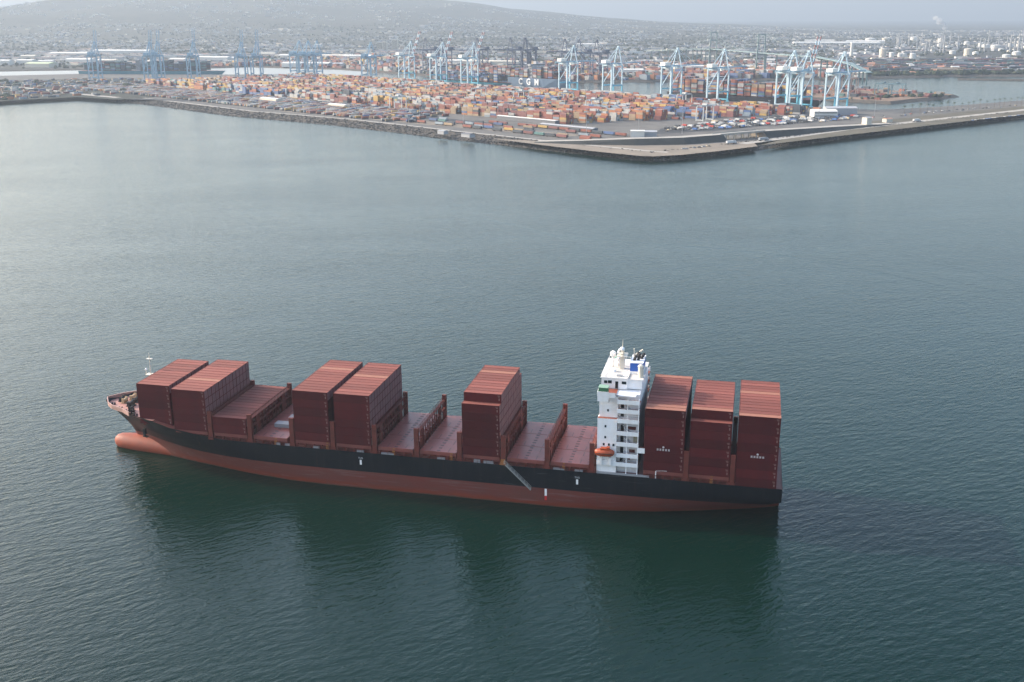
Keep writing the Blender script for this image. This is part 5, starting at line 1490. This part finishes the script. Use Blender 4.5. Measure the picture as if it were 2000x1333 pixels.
# dark tree masses
sb = MB()
n = 0
TM = [mat('tree_dark', (0.045, 0.055, 0.035), 0.95, spec=0.05), mat('tree_olive', (0.07, 0.075, 0.05), 0.95, spec=0.05)]
while n < 7500:
    D = U(2500, 8600); a = YAW + U(-.47, .47)
    x, y = CAM.x + D * math.sin(a), CAM.y + D * math.cos(a)
    if y < front_y(x) + 30: continue
    if mn.fractal(Vector((x * .003, y * .003, 21.0)), .6, 2.2, 5) < -0.25 + .5 * R(): continue
    z = GZ(x, y); r = U(3.0, 6.5)
    sb.ball((x, y, z + r * .5), r * U(.8, 1.7), r, r * U(.6, 1.0), 6, 4, m=random.choice((0, 0, 1)), lump=.22); n += 1
for p, d in along([(327.0, 2550.4), (378.3, 2522.3), (467.5, 2560.6), (584.8, 2616.0), (751.8, 2667.4)], 9, .4):
    for q in range(2):
        r = U(5, 9); x, y = p.x + U(-5, 5), p.y + U(10, 70)
        sb.ball((x, y, 4 + r * .5), r * U(.9, 1.5), r, r * U(.7, 1.1), 6, 4, m=0, lump=.22)
for p, d in along([(272.9, 1726.0), (341.7, 1789.8), (426.0, 1818.0)], 6, .4):
    r = U(2, 4.5); sb.ball((p.x + U(-8, 8), p.y + U(-5, 25), 4.5 + r * .5), r * 1.4, r, r * .8, 6, 4, m=0, lump=.25)
for k in range(260):
    x, y = U(-2400, -1150), U(1300, 2250)
    if not inside((x, y), LEFT) or mn.fractal(Vector((x * .004, y * .004, 5.0)), .7, 2.0, 3) < 0: continue
    r = U(3, 7); sb.ball((x, y, TZ + r * .5), r * U(1, 2.2), r * 1.3, r * .8, 6, 4, m=0, lump=.22)
tag(sb.build('far_woodland', TM), 'dark tree clumps scattered through the hazy town and along the far shore', kind='stuff')
# stockpiles, yards and sheds that read as one industrial mass behind the basin
sb = MB()
for k in range(2600):
    px = R()
    x = -1600 + px * 1940; y = front_y(x) + 30 + (R() ** 1.6) * 900
    if not in_view(x, y): continue
    c = random.choices(range(len(YC)), (24, 6, 24, 8, 2, 18, 6, 4, 14, 3))[0]
    rz = U(-.15, .15) + qr; ax, ay = (math.cos(rz), math.sin(rz)), (-math.sin(rz), math.cos(rz))
    sb.obox((x, y), ax, ay, 6.1 * random.choice((1, 1, 2)), random.choice((1.3, 3.8, 6.3)), 4, 4 + 2.9 * random.choice((1, 2, 3, 4)), m=c)
for k in range(190):
    x, y = U(150, 470), U(1640, 2050)
    if not inside((x, y), sp_in): continue
    if y < 1700 and R() < .5: continue
    c = random.choices(range(len(YC)), (24, 4, 24, 10, 1, 4, 3, 3, 22, 5))[0]
    rz = U(-.3, .3) + qr; ax, ay = (math.cos(rz), math.sin(rz)), (-math.sin(rz), math.cos(rz))
    sb.obox((x, y), ax, ay, U(3, 9), U(2, 5), 4.5, 4.5 + U(2, 6), m=c)
for k in range(900):
    x = U(300, 1700); y = front_y(x) + 60 + R() * 900
    if not in_view(x, y): continue
    rz = U(-.2, .2); ax, ay = (math.cos(rz), math.sin(rz)), (-math.sin(rz), math.cos(rz))
    sb.obox((x, y), ax, ay, U(6, 35), U(4, 12), 4, 4 + U(3, 9), m=random.choices(range(len(YC)), (8, 1, 10, 5, 0, 4, 4, 2, 34, 6))[0])
tag(sb.build('far_containers', YM), 'container stacks and yard clutter across the basin', kind='stuff')

# ---------------------------------------------------------------- haze
b = MB(); b.box(-34000, 34000, -1200, 36000, -2.0, 580)
hz = bpy.data.materials.new('haze'); hz.use_nodes = True; nn = hz.node_tree.nodes; nn.remove(nn['Principled BSDF'])
vp = nn.new('ShaderNodeVolumePrincipled'); vp.inputs['Density'].default_value = 0.92e-4; vp.inputs['Color'].default_value = (0.415, 0.48, 0.56, 1); vp.inputs['Anisotropy'].default_value = 0.2
hz.node_tree.links.new(vp.outputs[0], nn['Material Output'].inputs['Volume'])
tag(b.build('haze', hz), 'thin pale blue haze over the harbour', kind='stuff')
